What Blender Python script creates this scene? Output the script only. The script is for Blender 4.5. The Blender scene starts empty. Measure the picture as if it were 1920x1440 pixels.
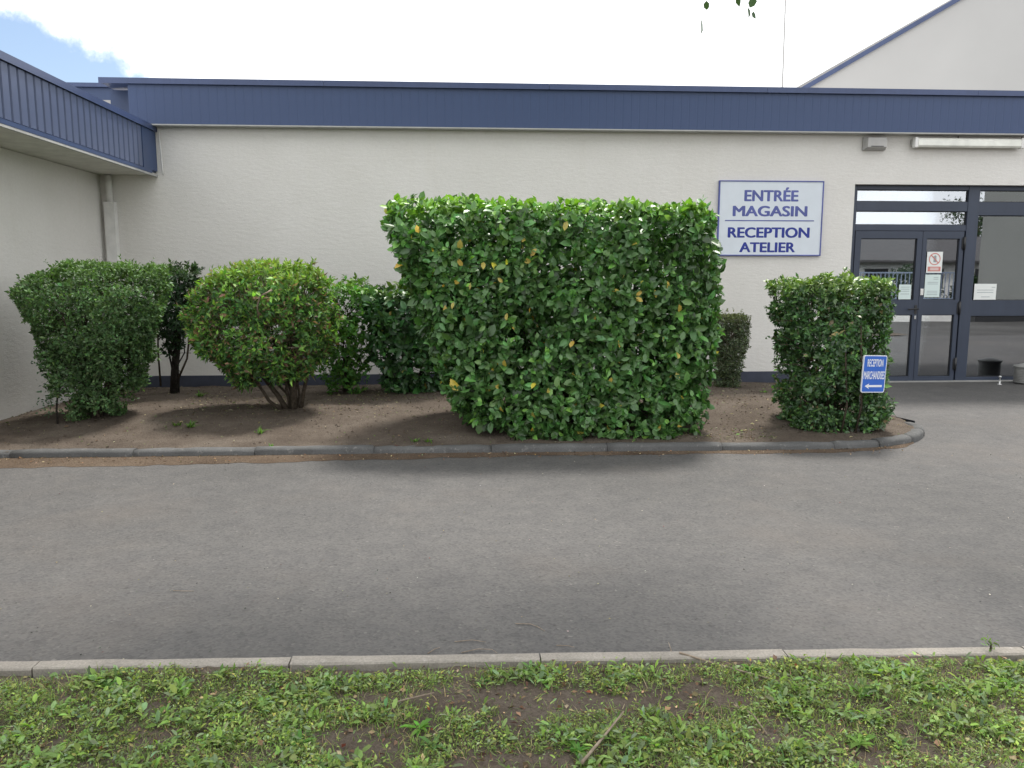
import bpy, math, random
import numpy as np
from mathutils import Vector, Matrix

R = math.radians
random.seed(7)
rng = np.random.default_rng(11)
scene = bpy.context.scene
col = scene.collection

# ------------------------------------------------------------------ camera
cam_d = bpy.data.cameras.new('camera')
cam = bpy.data.objects.new('camera', cam_d)
col.objects.link(cam)
cam.location = (0, 0, 1.55)
cam.rotation_euler = (R(90 - 7.77), 0, R(-3.5))
cam_d.sensor_width = 36.0
cam_d.lens = 27.75
cam_d.clip_end = 2000
scene.camera = cam

# ------------------------------------------------------------------ world, sun, exposure
SUN_EL, SUN_AZ = 63.0, 25.0          # azimuth from +Y towards +X
world = bpy.data.worlds.new('World')
scene.world = world
world.use_nodes = True
wn = world.node_tree.nodes
wl = world.node_tree.links
wn.clear()
w_out = wn.new('ShaderNodeOutputWorld')
w_bg = wn.new('ShaderNodeBackground')
w_cl = wn.new('ShaderNodeBackground')
w_mix = wn.new('ShaderNodeMixShader')
sky = wn.new('ShaderNodeTexSky')
sky.sky_type = 'NISHITA'
sky.sun_disc = False
sky.sun_elevation = R(SUN_EL)
sky.sun_rotation = R(SUN_AZ)
sky.air_density = 1.0
sky.dust_density = 1.5
w_bg.inputs['Strength'].default_value = 0.105
wl.new(sky.outputs[0], w_bg.inputs['Color'])
tc = wn.new('ShaderNodeTexCoord')
cn = wn.new('ShaderNodeTexNoise')
cn.inputs['Scale'].default_value = 3.0
cn.inputs['Detail'].default_value = 9
cn.inputs['Roughness'].default_value = 0.6
wl.new(tc.outputs['Generated'], cn.inputs['Vector'])
cramp = wn.new('ShaderNodeMapRange')
cramp.inputs['From Min'].default_value = 0.3
cramp.inputs['From Max'].default_value = 0.7
cramp.inputs['To Min'].default_value = 0.95
cramp.inputs['To Max'].default_value = 1.25
wl.new(cn.outputs[0], cramp.inputs['Value'])
w_cl.inputs['Color'].default_value = (0.97, 0.985, 1.0, 1)
wl.new(cramp.outputs[0], w_cl.inputs['Strength'])
# opening in the clouds low over the side wing, ragged by noise
gap_dir = Vector((-0.5082, 0.8603, 0.0398)).normalized()
dotn = wn.new('ShaderNodeVectorMath'); dotn.operation = 'DOT_PRODUCT'
dotn.inputs[1].default_value = gap_dir
wl.new(tc.outputs['Generated'], dotn.inputs[0])
cn2 = wn.new('ShaderNodeTexNoise')
cn2.inputs['Scale'].default_value = 9.0
cn2.inputs['Detail'].default_value = 10
cn2.inputs['Roughness'].default_value = 0.62
wl.new(tc.outputs['Generated'], cn2.inputs['Vector'])
gm = wn.new('ShaderNodeMath'); gm.operation = 'MULTIPLY_ADD'
gm.inputs[1].default_value = 0.045
wl.new(cn2.outputs[0], gm.inputs[0])
wl.new(dotn.outputs['Value'], gm.inputs[2])
gr = wn.new('ShaderNodeMapRange')
gr.interpolation_type = 'SMOOTHSTEP'
gr.inputs['From Min'].default_value = 0.9894
gr.inputs['From Max'].default_value = 0.9984
wl.new(gm.outputs[0], gr.inputs['Value'])
gi = wn.new('ShaderNodeMath'); gi.operation = 'SUBTRACT'
gi.inputs[0].default_value = 1.0
wl.new(gr.outputs[0], gi.inputs[1])
wl.new(gi.outputs[0], w_mix.inputs[0])
wl.new(w_bg.outputs[0], w_mix.inputs[1])
wl.new(w_cl.outputs[0], w_mix.inputs[2])
wl.new(w_mix.outputs[0], w_out.inputs[0])

sun_d = bpy.data.lights.new('sun', 'SUN')
sun_d.energy = 3.0
sun_d.angle = R(9)
sun_d.color = (1.0, 0.96, 0.90)
sun = bpy.data.objects.new('sun', sun_d)
col.objects.link(sun)
sv = Vector((math.sin(R(SUN_AZ)) * math.cos(R(SUN_EL)), math.cos(R(SUN_AZ)) * math.cos(R(SUN_EL)), math.sin(R(SUN_EL))))
sun.rotation_euler = sv.to_track_quat('Z', 'Y').to_euler()
sun.location = (6, 14, 25)

scene.view_settings.view_transform = 'Standard'
scene.view_settings.look = 'None'
scene.view_settings.exposure = 0.70
scene.view_settings.gamma = 1.0
scene.view_settings.use_curve_mapping = False
scene.render.engine = 'CYCLES'
scene.cycles.max_bounces = 8
scene.cycles.transparent_max_bounces = 16
scene.cycles.caustics_reflective = False
scene.cycles.caustics_refractive = False
scene.cycles.use_denoising = True

# ------------------------------------------------------------------ materials
def mat_base(name):
    m = bpy.data.materials.new(name)
    m.use_nodes = True
    nt = m.node_tree
    b = nt.nodes['Principled BSDF']
    return m, nt, b

def noise_node(nt, scale, detail=6, rough=0.6, vec=None, stretch=None):
    t = nt.nodes.new('ShaderNodeTexCoord')
    n = nt.nodes.new('ShaderNodeTexNoise')
    n.inputs['Scale'].default_value = scale
    n.inputs['Detail'].default_value = detail
    n.inputs['Roughness'].default_value = rough
    if stretch:
        mp = nt.nodes.new('ShaderNodeMapping')
        mp.inputs['Scale'].default_value = stretch
        nt.links.new(t.outputs['Object'], mp.inputs['Vector'])
        nt.links.new(mp.outputs[0], n.inputs['Vector'])
    else:
        nt.links.new(t.outputs['Object'], n.inputs['Vector'])
    return n

def ramp(nt, src, stops):
    r = nt.nodes.new('ShaderNodeValToRGB')
    e = r.color_ramp.elements
    while len(e) < len(stops):
        e.new(0.5)
    for k, (p, c) in enumerate(stops):
        e[k].position = p
        e[k].color = (c[0], c[1], c[2], 1)
    nt.links.new(src, r.inputs[0])
    return r

def mixc(nt, fac, a, b, mode='MIX'):
    m = nt.nodes.new('ShaderNodeMix')
    m.data_type = 'RGBA'
    m.blend_type = mode
    for s, v in ((m.inputs[0], fac), (m.inputs[6], a), (m.inputs[7], b)):
        if hasattr(v, 'is_linked'):
            nt.links.new(v, s)
        elif isinstance(v, (int, float)):
            s.default_value = v
        else:
            s.default_value = (v[0], v[1], v[2], 1)
    return m.outputs[2]

def bump(nt, b, src, strength, dist):
    bp = nt.nodes.new('ShaderNodeBump')
    bp.inputs['Strength'].default_value = strength
    bp.inputs['Distance'].default_value = dist
    nt.links.new(src, bp.inputs['Height'])
    nt.links.new(bp.outputs[0], b.inputs['Normal'])
    return bp

def plain(name, c, rough=0.5, spec=0.5, metal=0.0, var=0.12, scale=6.0, bmp=0.0):
    m, nt, b = mat_base(name)
    n = noise_node(nt, scale)
    lo = [x * (1 - var) for x in c]
    hi = [min(1, x * (1 + var)) for x in c]
    r = ramp(nt, n.outputs[0], [(0.3, lo), (0.7, hi)])
    nt.links.new(r.outputs[0], b.inputs['Base Color'])
    b.inputs['Roughness'].default_value = rough
    b.inputs['Specular IOR Level'].default_value = spec
    b.inputs['Metallic'].default_value = metal
    if bmp:
        n2 = noise_node(nt, scale * 12)
        bump(nt, b, n2.outputs[0], bmp, 0.01)
    return m

def m_render():
    m, nt, b = mat_base('wall_render')
    n = noise_node(nt, 1.1, 5, 0.6)
    r = ramp(nt, n.outputs[0], [(0.3, (0.71, 0.69, 0.655)), (0.7, (0.76, 0.74, 0.71))])
    # faint vertical run stains
    s = noise_node(nt, 1.0, 4, 0.7, stretch=(3.2, 3.2, 0.18))
    sr = ramp(nt, s.outputs[0], [(0.58, (1, 1, 1)), (0.82, (0.965, 0.96, 0.945))])
    c = mixc(nt, 1.0, r.outputs[0], sr.outputs[0], 'MULTIPLY')
    fs = noise_node(nt, 26, 5, 0.7)
    fr = ramp(nt, fs.outputs[0], [(0.35, (0.955, 0.955, 0.95)), (0.62, (1, 1, 1))])
    c = mixc(nt, 1.0, c, fr.outputs[0], 'MULTIPLY')
    nt.links.new(c, b.inputs['Base Color'])
    b.inputs['Roughness'].default_value = 0.93
    b.inputs['Specular IOR Level'].default_value = 0.2
    g = noise_node(nt, 1.0, 7, 0.65, stretch=(9, 9, 26))
    f = noise_node(nt, 90, 3, 0.6)
    ad = nt.nodes.new('ShaderNodeMath'); ad.operation = 'MULTIPLY_ADD'
    ad.inputs[1].default_value = 0.35
    nt.links.new(f.outputs[0], ad.inputs[0]); nt.links.new(g.outputs[0], ad.inputs[2])
    bump(nt, b, ad.outputs[0], 0.6, 0.012)
    return m

def m_asphalt():
    m, nt, b = mat_base('asphalt')
    big = noise_node(nt, 0.33, 4, 0.55)
    r = ramp(nt, big.outputs[0], [(0.28, (0.080, 0.078, 0.076)), (0.5, (0.100, 0.097, 0.095)), (0.74, (0.118, 0.114, 0.111))])
    mid = noise_node(nt, 5.0, 6, 0.7)
    mr = ramp(nt, mid.outputs[0], [(0.3, (0.84, 0.84, 0.85)), (0.7, (1.10, 1.09, 1.07))])
    c = mixc(nt, 1.0, r.outputs[0], mr.outputs[0], 'MULTIPLY')
    t = nt.nodes.new('ShaderNodeTexCoord')
    v = nt.nodes.new('ShaderNodeTexVoronoi')
    v.inputs['Scale'].default_value = 75
    nt.links.new(t.outputs['Object'], v.inputs['Vector'])
    vr = ramp(nt, v.outputs['Color'], [(0.0, (0.62, 0.62, 0.62)), (0.5, (0.98, 0.98, 0.98)), (0.9, (1.12, 1.1, 1.08)), (1.0, (1.75, 1.72, 1.65))])
    c = mixc(nt, 0.75, c, vr.outputs[0], 'MULTIPLY')
    # sparse dark pits
    pits = noise_node(nt, 26, 5, 0.7)
    pr = ramp(nt, pits.outputs[0], [(0.28, (0.35, 0.34, 0.33)), (0.40, (1, 1, 1)), (0.62, (1, 1, 1)), (0.74, (1.35, 1.33, 1.3))])
    c = mixc(nt, 0.8, c, pr.outputs[0], 'MULTIPLY')
    # brown washed soil in broad drifts
    dr = noise_node(nt, 0.7, 5, 0.6)
    dm = ramp(nt, dr.outputs[0], [(0.52, (0, 0, 0)), (0.72, (1, 1, 1))])
    dv = nt.nodes.new('ShaderNodeMath'); dv.operation = 'MULTIPLY'; dv.inputs[1].default_value = 0.32
    nt.links.new(dm.outputs[0], dv.inputs[0])
    c = mixc(nt, dv.outputs[0], c, (0.132, 0.113, 0.098))
    nt.links.new(c, b.inputs['Base Color'])
    b.inputs['Roughness'].default_value = 0.85
    b.inputs['Specular IOR Level'].default_value = 0.3
    bump(nt, b, v.outputs['Distance'], 0.5, 0.004)
    return m

def m_soil(name='soil', dark=1.0, hue=(1, 1, 1)):
    m, nt, b = mat_base(name)
    n = noise_node(nt, 2.2, 8, 0.65)
    r = ramp(nt, n.outputs[0], [(0.3, (0.085 * dark, 0.068 * dark, 0.055 * dark)), (0.5, (0.118 * dark, 0.096 * dark, 0.078 * dark)), (0.72, (0.16 * dark, 0.135 * dark, 0.112 * dark))])
    f = noise_node(nt, 70, 6, 0.75)
    fr = ramp(nt, f.outputs[0], [(0.3, (0.62, 0.6, 0.58)), (0.55, (1, 1, 1)), (0.75, (1.35, 1.3, 1.25))])
    c = mixc(nt, 1.0, r.outputs[0], fr.outputs[0], 'MULTIPLY')
    c = mixc(nt, 1.0, c, hue, 'MULTIPLY')
    nt.links.new(c, b.inputs['Base Color'])
    b.inputs['Roughness'].default_value = 1.0
    b.inputs['Specular IOR Level'].default_value = 0.1
    g = noise_node(nt, 34, 7, 0.7)
    bump(nt, b, g.outputs[0], 1.0, 0.02)
    return m

def m_leaf(name, rough=0.42, spec=0.45, trans=0.28, gloss_var=True):
    m, nt, b = mat_base(name)
    a = nt.nodes.new('ShaderNodeAttribute')
    a.attribute_name = 'tint'
    n = noise_node(nt, 45, 3, 0.6)
    nr = ramp(nt, n.outputs[0], [(0.3, (0.82, 0.84, 0.8)), (0.7, (1.12, 1.1, 1.1))])
    c = mixc(nt, 1.0, a.outputs['Color'], nr.outputs[0], 'MULTIPLY')
    nt.links.new(c, b.inputs['Base Color'])
    b.inputs['Roughness'].default_value = rough
    b.inputs['Specular IOR Level'].default_value = spec
    tr = nt.nodes.new('ShaderNodeBsdfTranslucent')
    tcol = mixc(nt, 1.0, c, (1.35, 1.5, 0.55), 'MULTIPLY')
    nt.links.new(tcol, tr.inputs['Color'])
    ms = nt.nodes.new('ShaderNodeMixShader')
    ms.inputs[0].default_value = trans
    nt.links.new(b.outputs[0], ms.inputs[1])
    nt.links.new(tr.outputs[0], ms.inputs[2])
    nt.links.new(ms.outputs[0], nt.nodes['Material Output'].inputs[0])
    return m

def m_metal(name, c, rough=0.42):
    m, nt, b = mat_base(name)
    n = noise_node(nt, 1.3, 5, 0.6)
    r = ramp(nt, n.outputs[0], [(0.3, [x * 0.9 for x in c]), (0.7, [x * 1.08 for x in c])])
    s = noise_node(nt, 1.0, 5, 0.7, stretch=(9, 9, 0.5))
    sr = ramp(nt, s.outputs[0], [(0.4, (0.93, 0.93, 0.93)), (0.7, (1.04, 1.04, 1.04))])
    cc = mixc(nt, 1.0, r.outputs[0], sr.outputs[0], 'MULTIPLY')
    nt.links.new(cc, b.inputs['Base Color'])
    b.inputs['Roughness'].default_value = rough
    b.inputs['Specular IOR Level'].default_value = 0.45
    return m

def m_glass():
    m, nt, b = mat_base('window_glass')
    nt.nodes.remove(b)
    tr = nt.nodes.new('ShaderNodeBsdfTransparent')
    tr.inputs[0].default_value = (0.80, 0.84, 0.83, 1)
    gl = nt.nodes.new('ShaderNodeBsdfGlossy')
    gl.inputs['Roughness'].default_value = 0.012
    gl.inputs['Color'].default_value = (0.92, 0.95, 1.0, 1)
    fr = nt.nodes.new('ShaderNodeFresnel')
    fr.inputs['IOR'].default_value = 1.9
    # slight waviness of the panes
    n = noise_node(nt, 1.6, 2, 0.5)
    bp = nt.nodes.new('ShaderNodeBump')
    bp.inputs['Strength'].default_value = 0.012
    bp.inputs['Distance'].default_value = 0.02
    nt.links.new(n.outputs[0], bp.inputs['Height'])
    nt.links.new(bp.outputs[0], gl.inputs['Normal'])
    mad = nt.nodes.new('ShaderNodeMath'); mad.operation = 'MULTIPLY_ADD'
    mad.inputs[1].default_value = 1.3; mad.inputs[2].default_value = 0.30
    nt.links.new(fr.outputs[0], mad.inputs[0])
    mx = nt.nodes.new('ShaderNodeMixShader')
    nt.links.new(mad.outputs[0], mx.inputs[0])
    nt.links.new(tr.outputs[0], mx.inputs[1])
    nt.links.new(gl.outputs[0], mx.inputs[2])
    nt.links.new(mx.outputs[0], nt.nodes['Material Output'].inputs[0])
    return m

def m_kerb(name, base, blotch, thr=0.55):
    m, nt, b = mat_base(name)
    n = noise_node(nt, 3.0, 6, 0.6)
    r = ramp(nt, n.outputs[0], [(0.3, [x * 0.78 for x in base]), (0.7, [x * 1.2 for x in base])])
    l = noise_node(nt, 16, 6, 0.7)
    lr = ramp(nt, l.outputs[0], [(thr, (0, 0, 0)), (thr + 0.13, (1, 1, 1))])
    c = mixc(nt, lr.outputs[0], r.outputs[0], blotch)
    f = noise_node(nt, 120, 3, 0.6)
    fr = ramp(nt, f.outputs[0], [(0.3, (0.8, 0.8, 0.8)), (0.7, (1.15, 1.15, 1.15))])
    c = mixc(nt, 1.0, c, fr.outputs[0], 'MULTIPLY')
    nt.links.new(c, b.inputs['Base Color'])
    b.inputs['Roughness'].default_value = 0.92
    b.inputs['Specular IOR Level'].default_value = 0.2
    bump(nt, b, l.outputs[0], 0.4, 0.01)
    return m

M = dict(
    render=m_render(), asphalt=m_asphalt(), soil=m_soil(), lawn_soil=m_soil('lawn_soil', 1.05),
    dirt=m_soil('washed_dirt', 1.0, (1.0, 0.91, 0.82)),
    blue=m_metal('navy_cladding', (0.042, 0.073, 0.168)),
    blue_dark=m_metal('navy_backing', (0.039, 0.067, 0.152)),
    blue_lit=m_metal('lightened_navy_cladding', (0.085, 0.112, 0.20)),  # same navy as the store, lightened for the sun and sky it faces
    coping=m_metal('navy_coping', (0.058, 0.084, 0.18), 0.35),
    frame=m_metal('slate_frame', (0.043, 0.055, 0.085), 0.4),
    plinth=plain('plinth_paint', (0.055, 0.062, 0.088), 0.8, 0.3, bmp=0.3),
    soffit=plain('soffit_board', (0.60, 0.59, 0.54), 0.8, 0.2),
    trim=plain('pale_trim', (0.42, 0.42, 0.41), 0.6, 0.4),
    pvc=plain('white_pvc', (0.72, 0.71, 0.69), 0.45, 0.4),
    grey=plain('grey_plastic', (0.42, 0.41, 0.40), 0.5, 0.4),
    diff=plain('lamp_diffuser', (0.80, 0.80, 0.74), 0.3, 0.5),
    black=plain('black_plastic', (0.02, 0.02, 0.022), 0.45, 0.5),
    rubber=plain('dark_gasket', (0.025, 0.027, 0.032), 0.7, 0.3),
    glass=m_glass(),
    kerb=m_kerb('weathered_kerb', (0.105, 0.105, 0.104), (0.21, 0.205, 0.195), 0.58),
    edging=m_kerb('pale_edging', (0.27, 0.248, 0.218), (0.35, 0.33, 0.30), 0.60),
    gable=plain('gable_render', (0.50, 0.495, 0.485), 0.9, 0.2, var=0.03, scale=0.6),
    board=plain('sign_board', (0.66, 0.71, 0.77), 0.4, 0.4, var=0.03),
    ink_faded=plain('faded_blue_ink', (0.10, 0.12, 0.34), 0.5, 0.3, var=0.2, scale=3),
    ink=plain('blue_ink', (0.028, 0.045, 0.27), 0.5, 0.3, var=0.1),
    signblue=plain('sign_blue', (0.035, 0.13, 0.52), 0.35, 0.5, var=0.06),
    signwhite=plain('sign_white', (0.78, 0.80, 0.84), 0.35, 0.5, var=0.03),
    paper=plain('paper', (0.78, 0.80, 0.78), 0.8, 0.2, var=0.03),
    papertint=plain('paper_tint', (0.66, 0.76, 0.74), 0.8, 0.2, var=0.03),
    printgrey=plain('print_grey', (0.32, 0.36, 0.38), 0.8, 0.2),
    printred=plain('print_red', (0.55, 0.10, 0.08), 0.8, 0.2),
    printpink=plain('print_pink', (0.62, 0.25, 0.22), 0.8, 0.2),
    bark=plain('bark', (0.075, 0.060, 0.045), 0.95, 0.1, var=0.4, scale=30, bmp=0.8),
    bark_dark=plain('dark_bark', (0.035, 0.030, 0.026), 0.95, 0.1, var=0.4, scale=30, bmp=0.8),
    twig=plain('dry_twig', (0.24, 0.195, 0.15), 0.95, 0.1, var=0.35, scale=40),
    laurel=m_leaf('laurel_leaf', 0.40, 0.65, 0.2),
    leaf=m_leaf('small_leaf', 0.5, 0.35, 0.28),
    grassm=m_leaf('grass_leaf', 0.6, 0.25, 0.32),
    litter=m_leaf('dry_litter', 0.85, 0.1, 0.05),
    int_wall=plain('interior_wall', (0.38, 0.385, 0.36), 0.9, 0.1, var=0.05),
    int_floor=plain('interior_floor', (0.07, 0.067, 0.065), 0.5, 0.3),
    int_dark=plain('interior_dark', (0.10, 0.10, 0.10), 0.9, 0.1),
    alu=plain('aluminium', (0.55, 0.55, 0.54), 0.35, 0.5, metal=0.6),
    zinc=plain('zinc_pot', (0.22, 0.22, 0.21), 0.6, 0.4, metal=0.0, var=0.25),
    blocker=plain('blocker_wall', (0.25, 0.258, 0.245), 0.9, 0.2, var=0.05, scale=0.8),
    rail=plain('painted_rail', (0.22, 0.27, 0.36), 0.5, 0.4),
    house=plain('house_render', (0.70, 0.69, 0.66), 0.9, 0.2),
    roof=plain('slate_roof', (0.06, 0.058, 0.06), 0.7, 0.3, var=0.3, scale=9),
    ground=plain('far_ground', (0.085, 0.083, 0.08), 1.0, 0.1, var=0.3, scale=0.4),
    sill=plain('threshold_stone', (0.30, 0.295, 0.28), 0.7, 0.3),
    stone=plain('pebble', (0.42, 0.40, 0.37), 0.9, 0.2, var=0.4, scale=40),
)

# ------------------------------------------------------------------ helpers
def setp(o, label=None, cat=None, group=None, kind=None):
    if label: o['label'] = label
    if cat: o['category'] = cat
    if group: o['group'] = group
    if kind: o['kind'] = kind
    return o

def empty(name, loc, label, cat, group=None):
    o = bpy.data.objects.new(name, None)
    o.empty_display_size = 0.2
    col.objects.link(o)
    o.location = loc
    return setp(o, label, cat, group)

def abs_loc(o):
    v = Vector((0, 0, 0))
    while o is not None:
        v += o.location
        o = o.parent
    return v

class MB:
    def __init__(s):
        s.v = []; s.f = []; s.sm = []
    def add(s, vs, fs, smooth=False):
        b = len(s.v)
        s.v += [tuple(p) for p in vs]
        s.f += [tuple(i + b for i in f) for f in fs]
        s.sm += [smooth] * len(fs)
        return s
    def box(s, x0, x1, y0, y1, z0, z1, bev=0.0):
        if bev <= 0:
            vs = [(x0, y0, z0), (x1, y0, z0), (x1, y1, z0), (x0, y1, z0), (x0, y0, z1), (x1, y0, z1), (x1, y1, z1), (x0, y1, z1)]
            fs = [(0, 3, 2, 1), (4, 5, 6, 7), (0, 1, 5, 4), (1, 2, 6, 5), (2, 3, 7, 6), (3, 0, 4, 7)]
            return s.add(vs, fs)
        import bmesh
        bm = bmesh.new()
        bmesh.ops.create_cube(bm, size=1)
        for v in bm.verts:
            v.co = Vector(((x0 + x1) / 2 + v.co.x * (x1 - x0), (y0 + y1) / 2 + v.co.y * (y1 - y0), (z0 + z1) / 2 + v.co.z * (z1 - z0)))
        bmesh.ops.bevel(bm, geom=list(bm.edges), offset=bev, segments=2, affect='EDGES', profile=0.5)
        bm.verts.index_update()
        s.add([tuple(v.co) for v in bm.verts], [tuple(v.index for v in f.verts) for f in bm.faces])
        bm.free()
        return s
    def tube(s, pts, rads, n=8, cap=True):
        pts = [Vector(p) for p in pts]
        rings = []
        for i, p in enumerate(pts):
            d = (pts[min(i + 1, len(pts) - 1)] - pts[max(i - 1, 0)])
            if d.length < 1e-9: d = Vector((0, 0, 1))
            d.normalize()
            a = Vector((1, 0, 0)) if abs(d.x) < 0.8 else Vector((0, 1, 0))
            u = d.cross(a).normalized(); w = d.cross(u)
            r = rads[i] if hasattr(rads, '__len__') else rads
            rings.append([p + (u * math.cos(2 * math.pi * k / n) + w * math.sin(2 * math.pi * k / n)) * r for k in range(n)])
        vs = [q for rg in rings for q in rg]
        fs = []
        for i in range(len(rings) - 1):
            for k in range(n):
                a = i * n + k; b = i * n + (k + 1) % n
                fs.append((a, b, b + n, a + n))
        s.add(vs, fs, True)
        if cap:
            L = len(vs)
            b = len(s.v) - L
            s.f.append(tuple(b + k for k in reversed(range(n)))); s.sm.append(False)
            s.f.append(tuple(b + L - n + k for k in range(n))); s.sm.append(False)
        return s
    def lathe(s, c, prof, n=24):
        vs = []; fs = []
        for r, z in prof:
            for k in range(n):
                a = 2 * math.pi * k / n
                vs.append((c[0] + r * math.cos(a), c[1] + r * math.sin(a), c[2] + z))
        for i in range(len(prof) - 1):
            for k in range(n):
                a = i * n + k; b = i * n + (k + 1) % n
                fs.append((a, b, b + n, a + n))
        return s.add(vs, fs, True)
    def prism_x(s, prof, x0, x1):      # prof = list of (y,z), counter-clockwise seen from +x
        n = len(prof)
        vs = [(x0, y, z) for y, z in prof] + [(x1, y, z) for y, z in prof]
        fs = [(k, (k + 1) % n, (k + 1) % n + n, k + n) for k in range(n)]
        fs += [tuple(reversed(range(n))), tuple(range(n, 2 * n))]
        return s.add(vs, fs)
    def prism_y(s, prof, y0, y1):      # prof = list of (x,z)
        n = len(prof)
        vs = [(x, y0, z) for x, z in prof] + [(x, y1, z) for x, z in prof]
        fs = [(k, (k + 1) % n, (k + 1) % n + n, k + n) for k in range(n)]
        fs += [tuple(reversed(range(n))), tuple(range(n, 2 * n))]
        return s.add(vs, fs)
    def mesh(s, name, mat, off=(0, 0, 0)):
        me = bpy.data.meshes.new(name)
        me.from_pydata([(x - off[0], y - off[1], z - off[2]) for x, y, z in s.v], [], s.f)
        import bmesh
        bm = bmesh.new(); bm.from_mesh(me)
        bmesh.ops.recalc_face_normals(bm, faces=bm.faces)
        bm.to_mesh(me); bm.free()
        me.polygons.foreach_set('use_smooth', s.sm)
        me.materials.append(mat)
        return me
    def build(s, name, mat, parent=None, **kw):
        off = abs_loc(parent) if parent else (0, 0, 0)
        o = bpy.data.objects.new(name, s.mesh(name, mat, off))
        col.objects.link(o)
        o.parent = parent
        return setp(o, **kw)
    def thing(s, name, mat, label, cat, group=None):
        # one mesh that is a thing of its own, origin at its base centre
        v = np.array(s.v)
        c = ((v[:, 0].min() + v[:, 0].max()) / 2, (v[:, 1].min() + v[:, 1].max()) / 2, v[:, 2].min())
        o = bpy.data.objects.new(name, s.mesh(name, mat, c))
        o.location = c
        col.objects.link(o)
        return setp(o, label, cat, group)

def link(name, me, loc, parent=None, rot=None):
    o = bpy.data.objects.new(name, me)
    o.location = Vector(loc) - (abs_loc(parent) if parent else Vector((0, 0, 0)))
    if rot: o.rotation_euler = rot
    o.parent = parent
    col.objects.link(o)
    return o

def vnoise(P, scale=1.0, seed=0):
    P = np.asarray(P, float) * scale + seed * 17.31
    i = np.floor(P).astype(np.int64); f = P - i
    f = f * f * (3 - 2 * f)
    def h(a):
        x = (a[:, 0] * 374761393 + a[:, 1] * 668265263 + a[:, 2] * 2147483647 + seed * 1274126177) & 0x7fffffff
        x = ((x ^ (x >> 13)) * 1274126177) & 0x7fffffff
        x = x ^ (x >> 16)
        return (x & 0xffff) / 65535.0
    out = 0
    for dx in (0, 1):
        for dy in (0, 1):
            for dz in (0, 1):
                w = (f[:, 0] if dx else 1 - f[:, 0]) * (f[:, 1] if dy else 1 - f[:, 1]) * (f[:, 2] if dz else 1 - f[:, 2])
                out = out + w * h(i + np.array([dx, dy, dz]))
    return out

# leaf templates: (u along, v across, w normal)
OVAL = (np.array([[0, 0, 0], [0.30, 0.46, 0.06], [0.30, 0, -0.02], [0.30, -0.46, 0.06], [0.70, 0.42, 0.03], [0.70, 0, -0.06], [0.70, -0.42, 0.03], [1.0, 0, -0.14]], float),
        [(0, 2, 1), (0, 3, 2), (1, 2, 5, 4), (2, 3, 6, 5), (4, 5, 7), (5, 6, 7)])
DIAM = (np.array([[0, 0, 0], [0.45, 0.5, 0.10], [1.0, 0, -0.05], [0.45, -0.5, 0.10]], float), [(0, 2, 1), (0, 3, 2)])
BLADE = (np.array([[0, 0.5, 0], [0, -0.5, 0], [0.5, 0.42, 0.10], [0.5, -0.42, 0.10], [1.0, 0, -0.12]], float), [(0, 1, 3, 2), (2, 3, 4)])

def leaf_mesh(name, tpl, pos, U, W, length, width, tint, mat, off=(0, 0, 0)):
    """many leaves as one mesh: pos (n,3), U direction, W normal, sizes (n), tint (n,3)"""
    T, F = tpl
    n = len(pos); K = len(T)
    U = U / np.linalg.norm(U, axis=1, keepdims=True)
    W = W - (W * U).sum(1, keepdims=True) * U
    W = W / (np.linalg.norm(W, axis=1, keepdims=True) + 1e-9)
    V = np.cross(W, U)
    P = pos[:, None, :] + T[None, :, 0, None] * (U * length[:, None])[:, None, :] + T[None, :, 1, None] * (V * width[:, None])[:, None, :] + T[None, :, 2, None] * (W * length[:, None])[:, None, :]
    P = P.reshape(-1, 3) - np.array(off)
    sizes = np.array([len(f) for f in F])
    idx = np.concatenate([np.array(f) for f in F])
    loops = (idx[None, :] + (np.arange(n) * K)[:, None]).ravel().astype(np.int32)
    tot = np.tile(sizes, n)
    start = np.concatenate([[0], np.cumsum(tot)[:-1]]).astype(np.int32)
    me = bpy.data.meshes.new(name)
    me.vertices.add(n * K); me.vertices.foreach_set('co', P.ravel().astype(np.float32))
    me.loops.add(len(loops)); me.loops.foreach_set('vertex_index', loops)
    me.polygons.add(n * len(F)); me.polygons.foreach_set('loop_start', start)
    me.polygons.foreach_set('use_smooth', np.ones(n * len(F), bool))
    at = me.attributes.new('tint', 'FLOAT_COLOR', 'POINT')
    cc = np.ones((n, K, 4), np.float32); cc[:, :, :3] = tint[:, None, :]
    at.data.foreach_set('color', cc.ravel())
    me.update(calc_edges=True)
    me.materials.append(mat)
    return me

def rand_dirs(n):
    d = rng.normal(size=(n, 3))
    return d / np.linalg.norm(d, axis=1, keepdims=True)

# ------------------------------------------------------------------ ground, road, bed
def sheet(name, pts, z, mat, kind='structure'):
    me = bpy.data.meshes.new(name)
    me.from_pydata([(x, y, z) for x, y in pts], [], [tuple(range(len(pts)))])
    me.materials.append(mat)
    o = bpy.data.objects.new(name, me)
    col.objects.link(o)
    o['kind'] = kind
    return o

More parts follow.
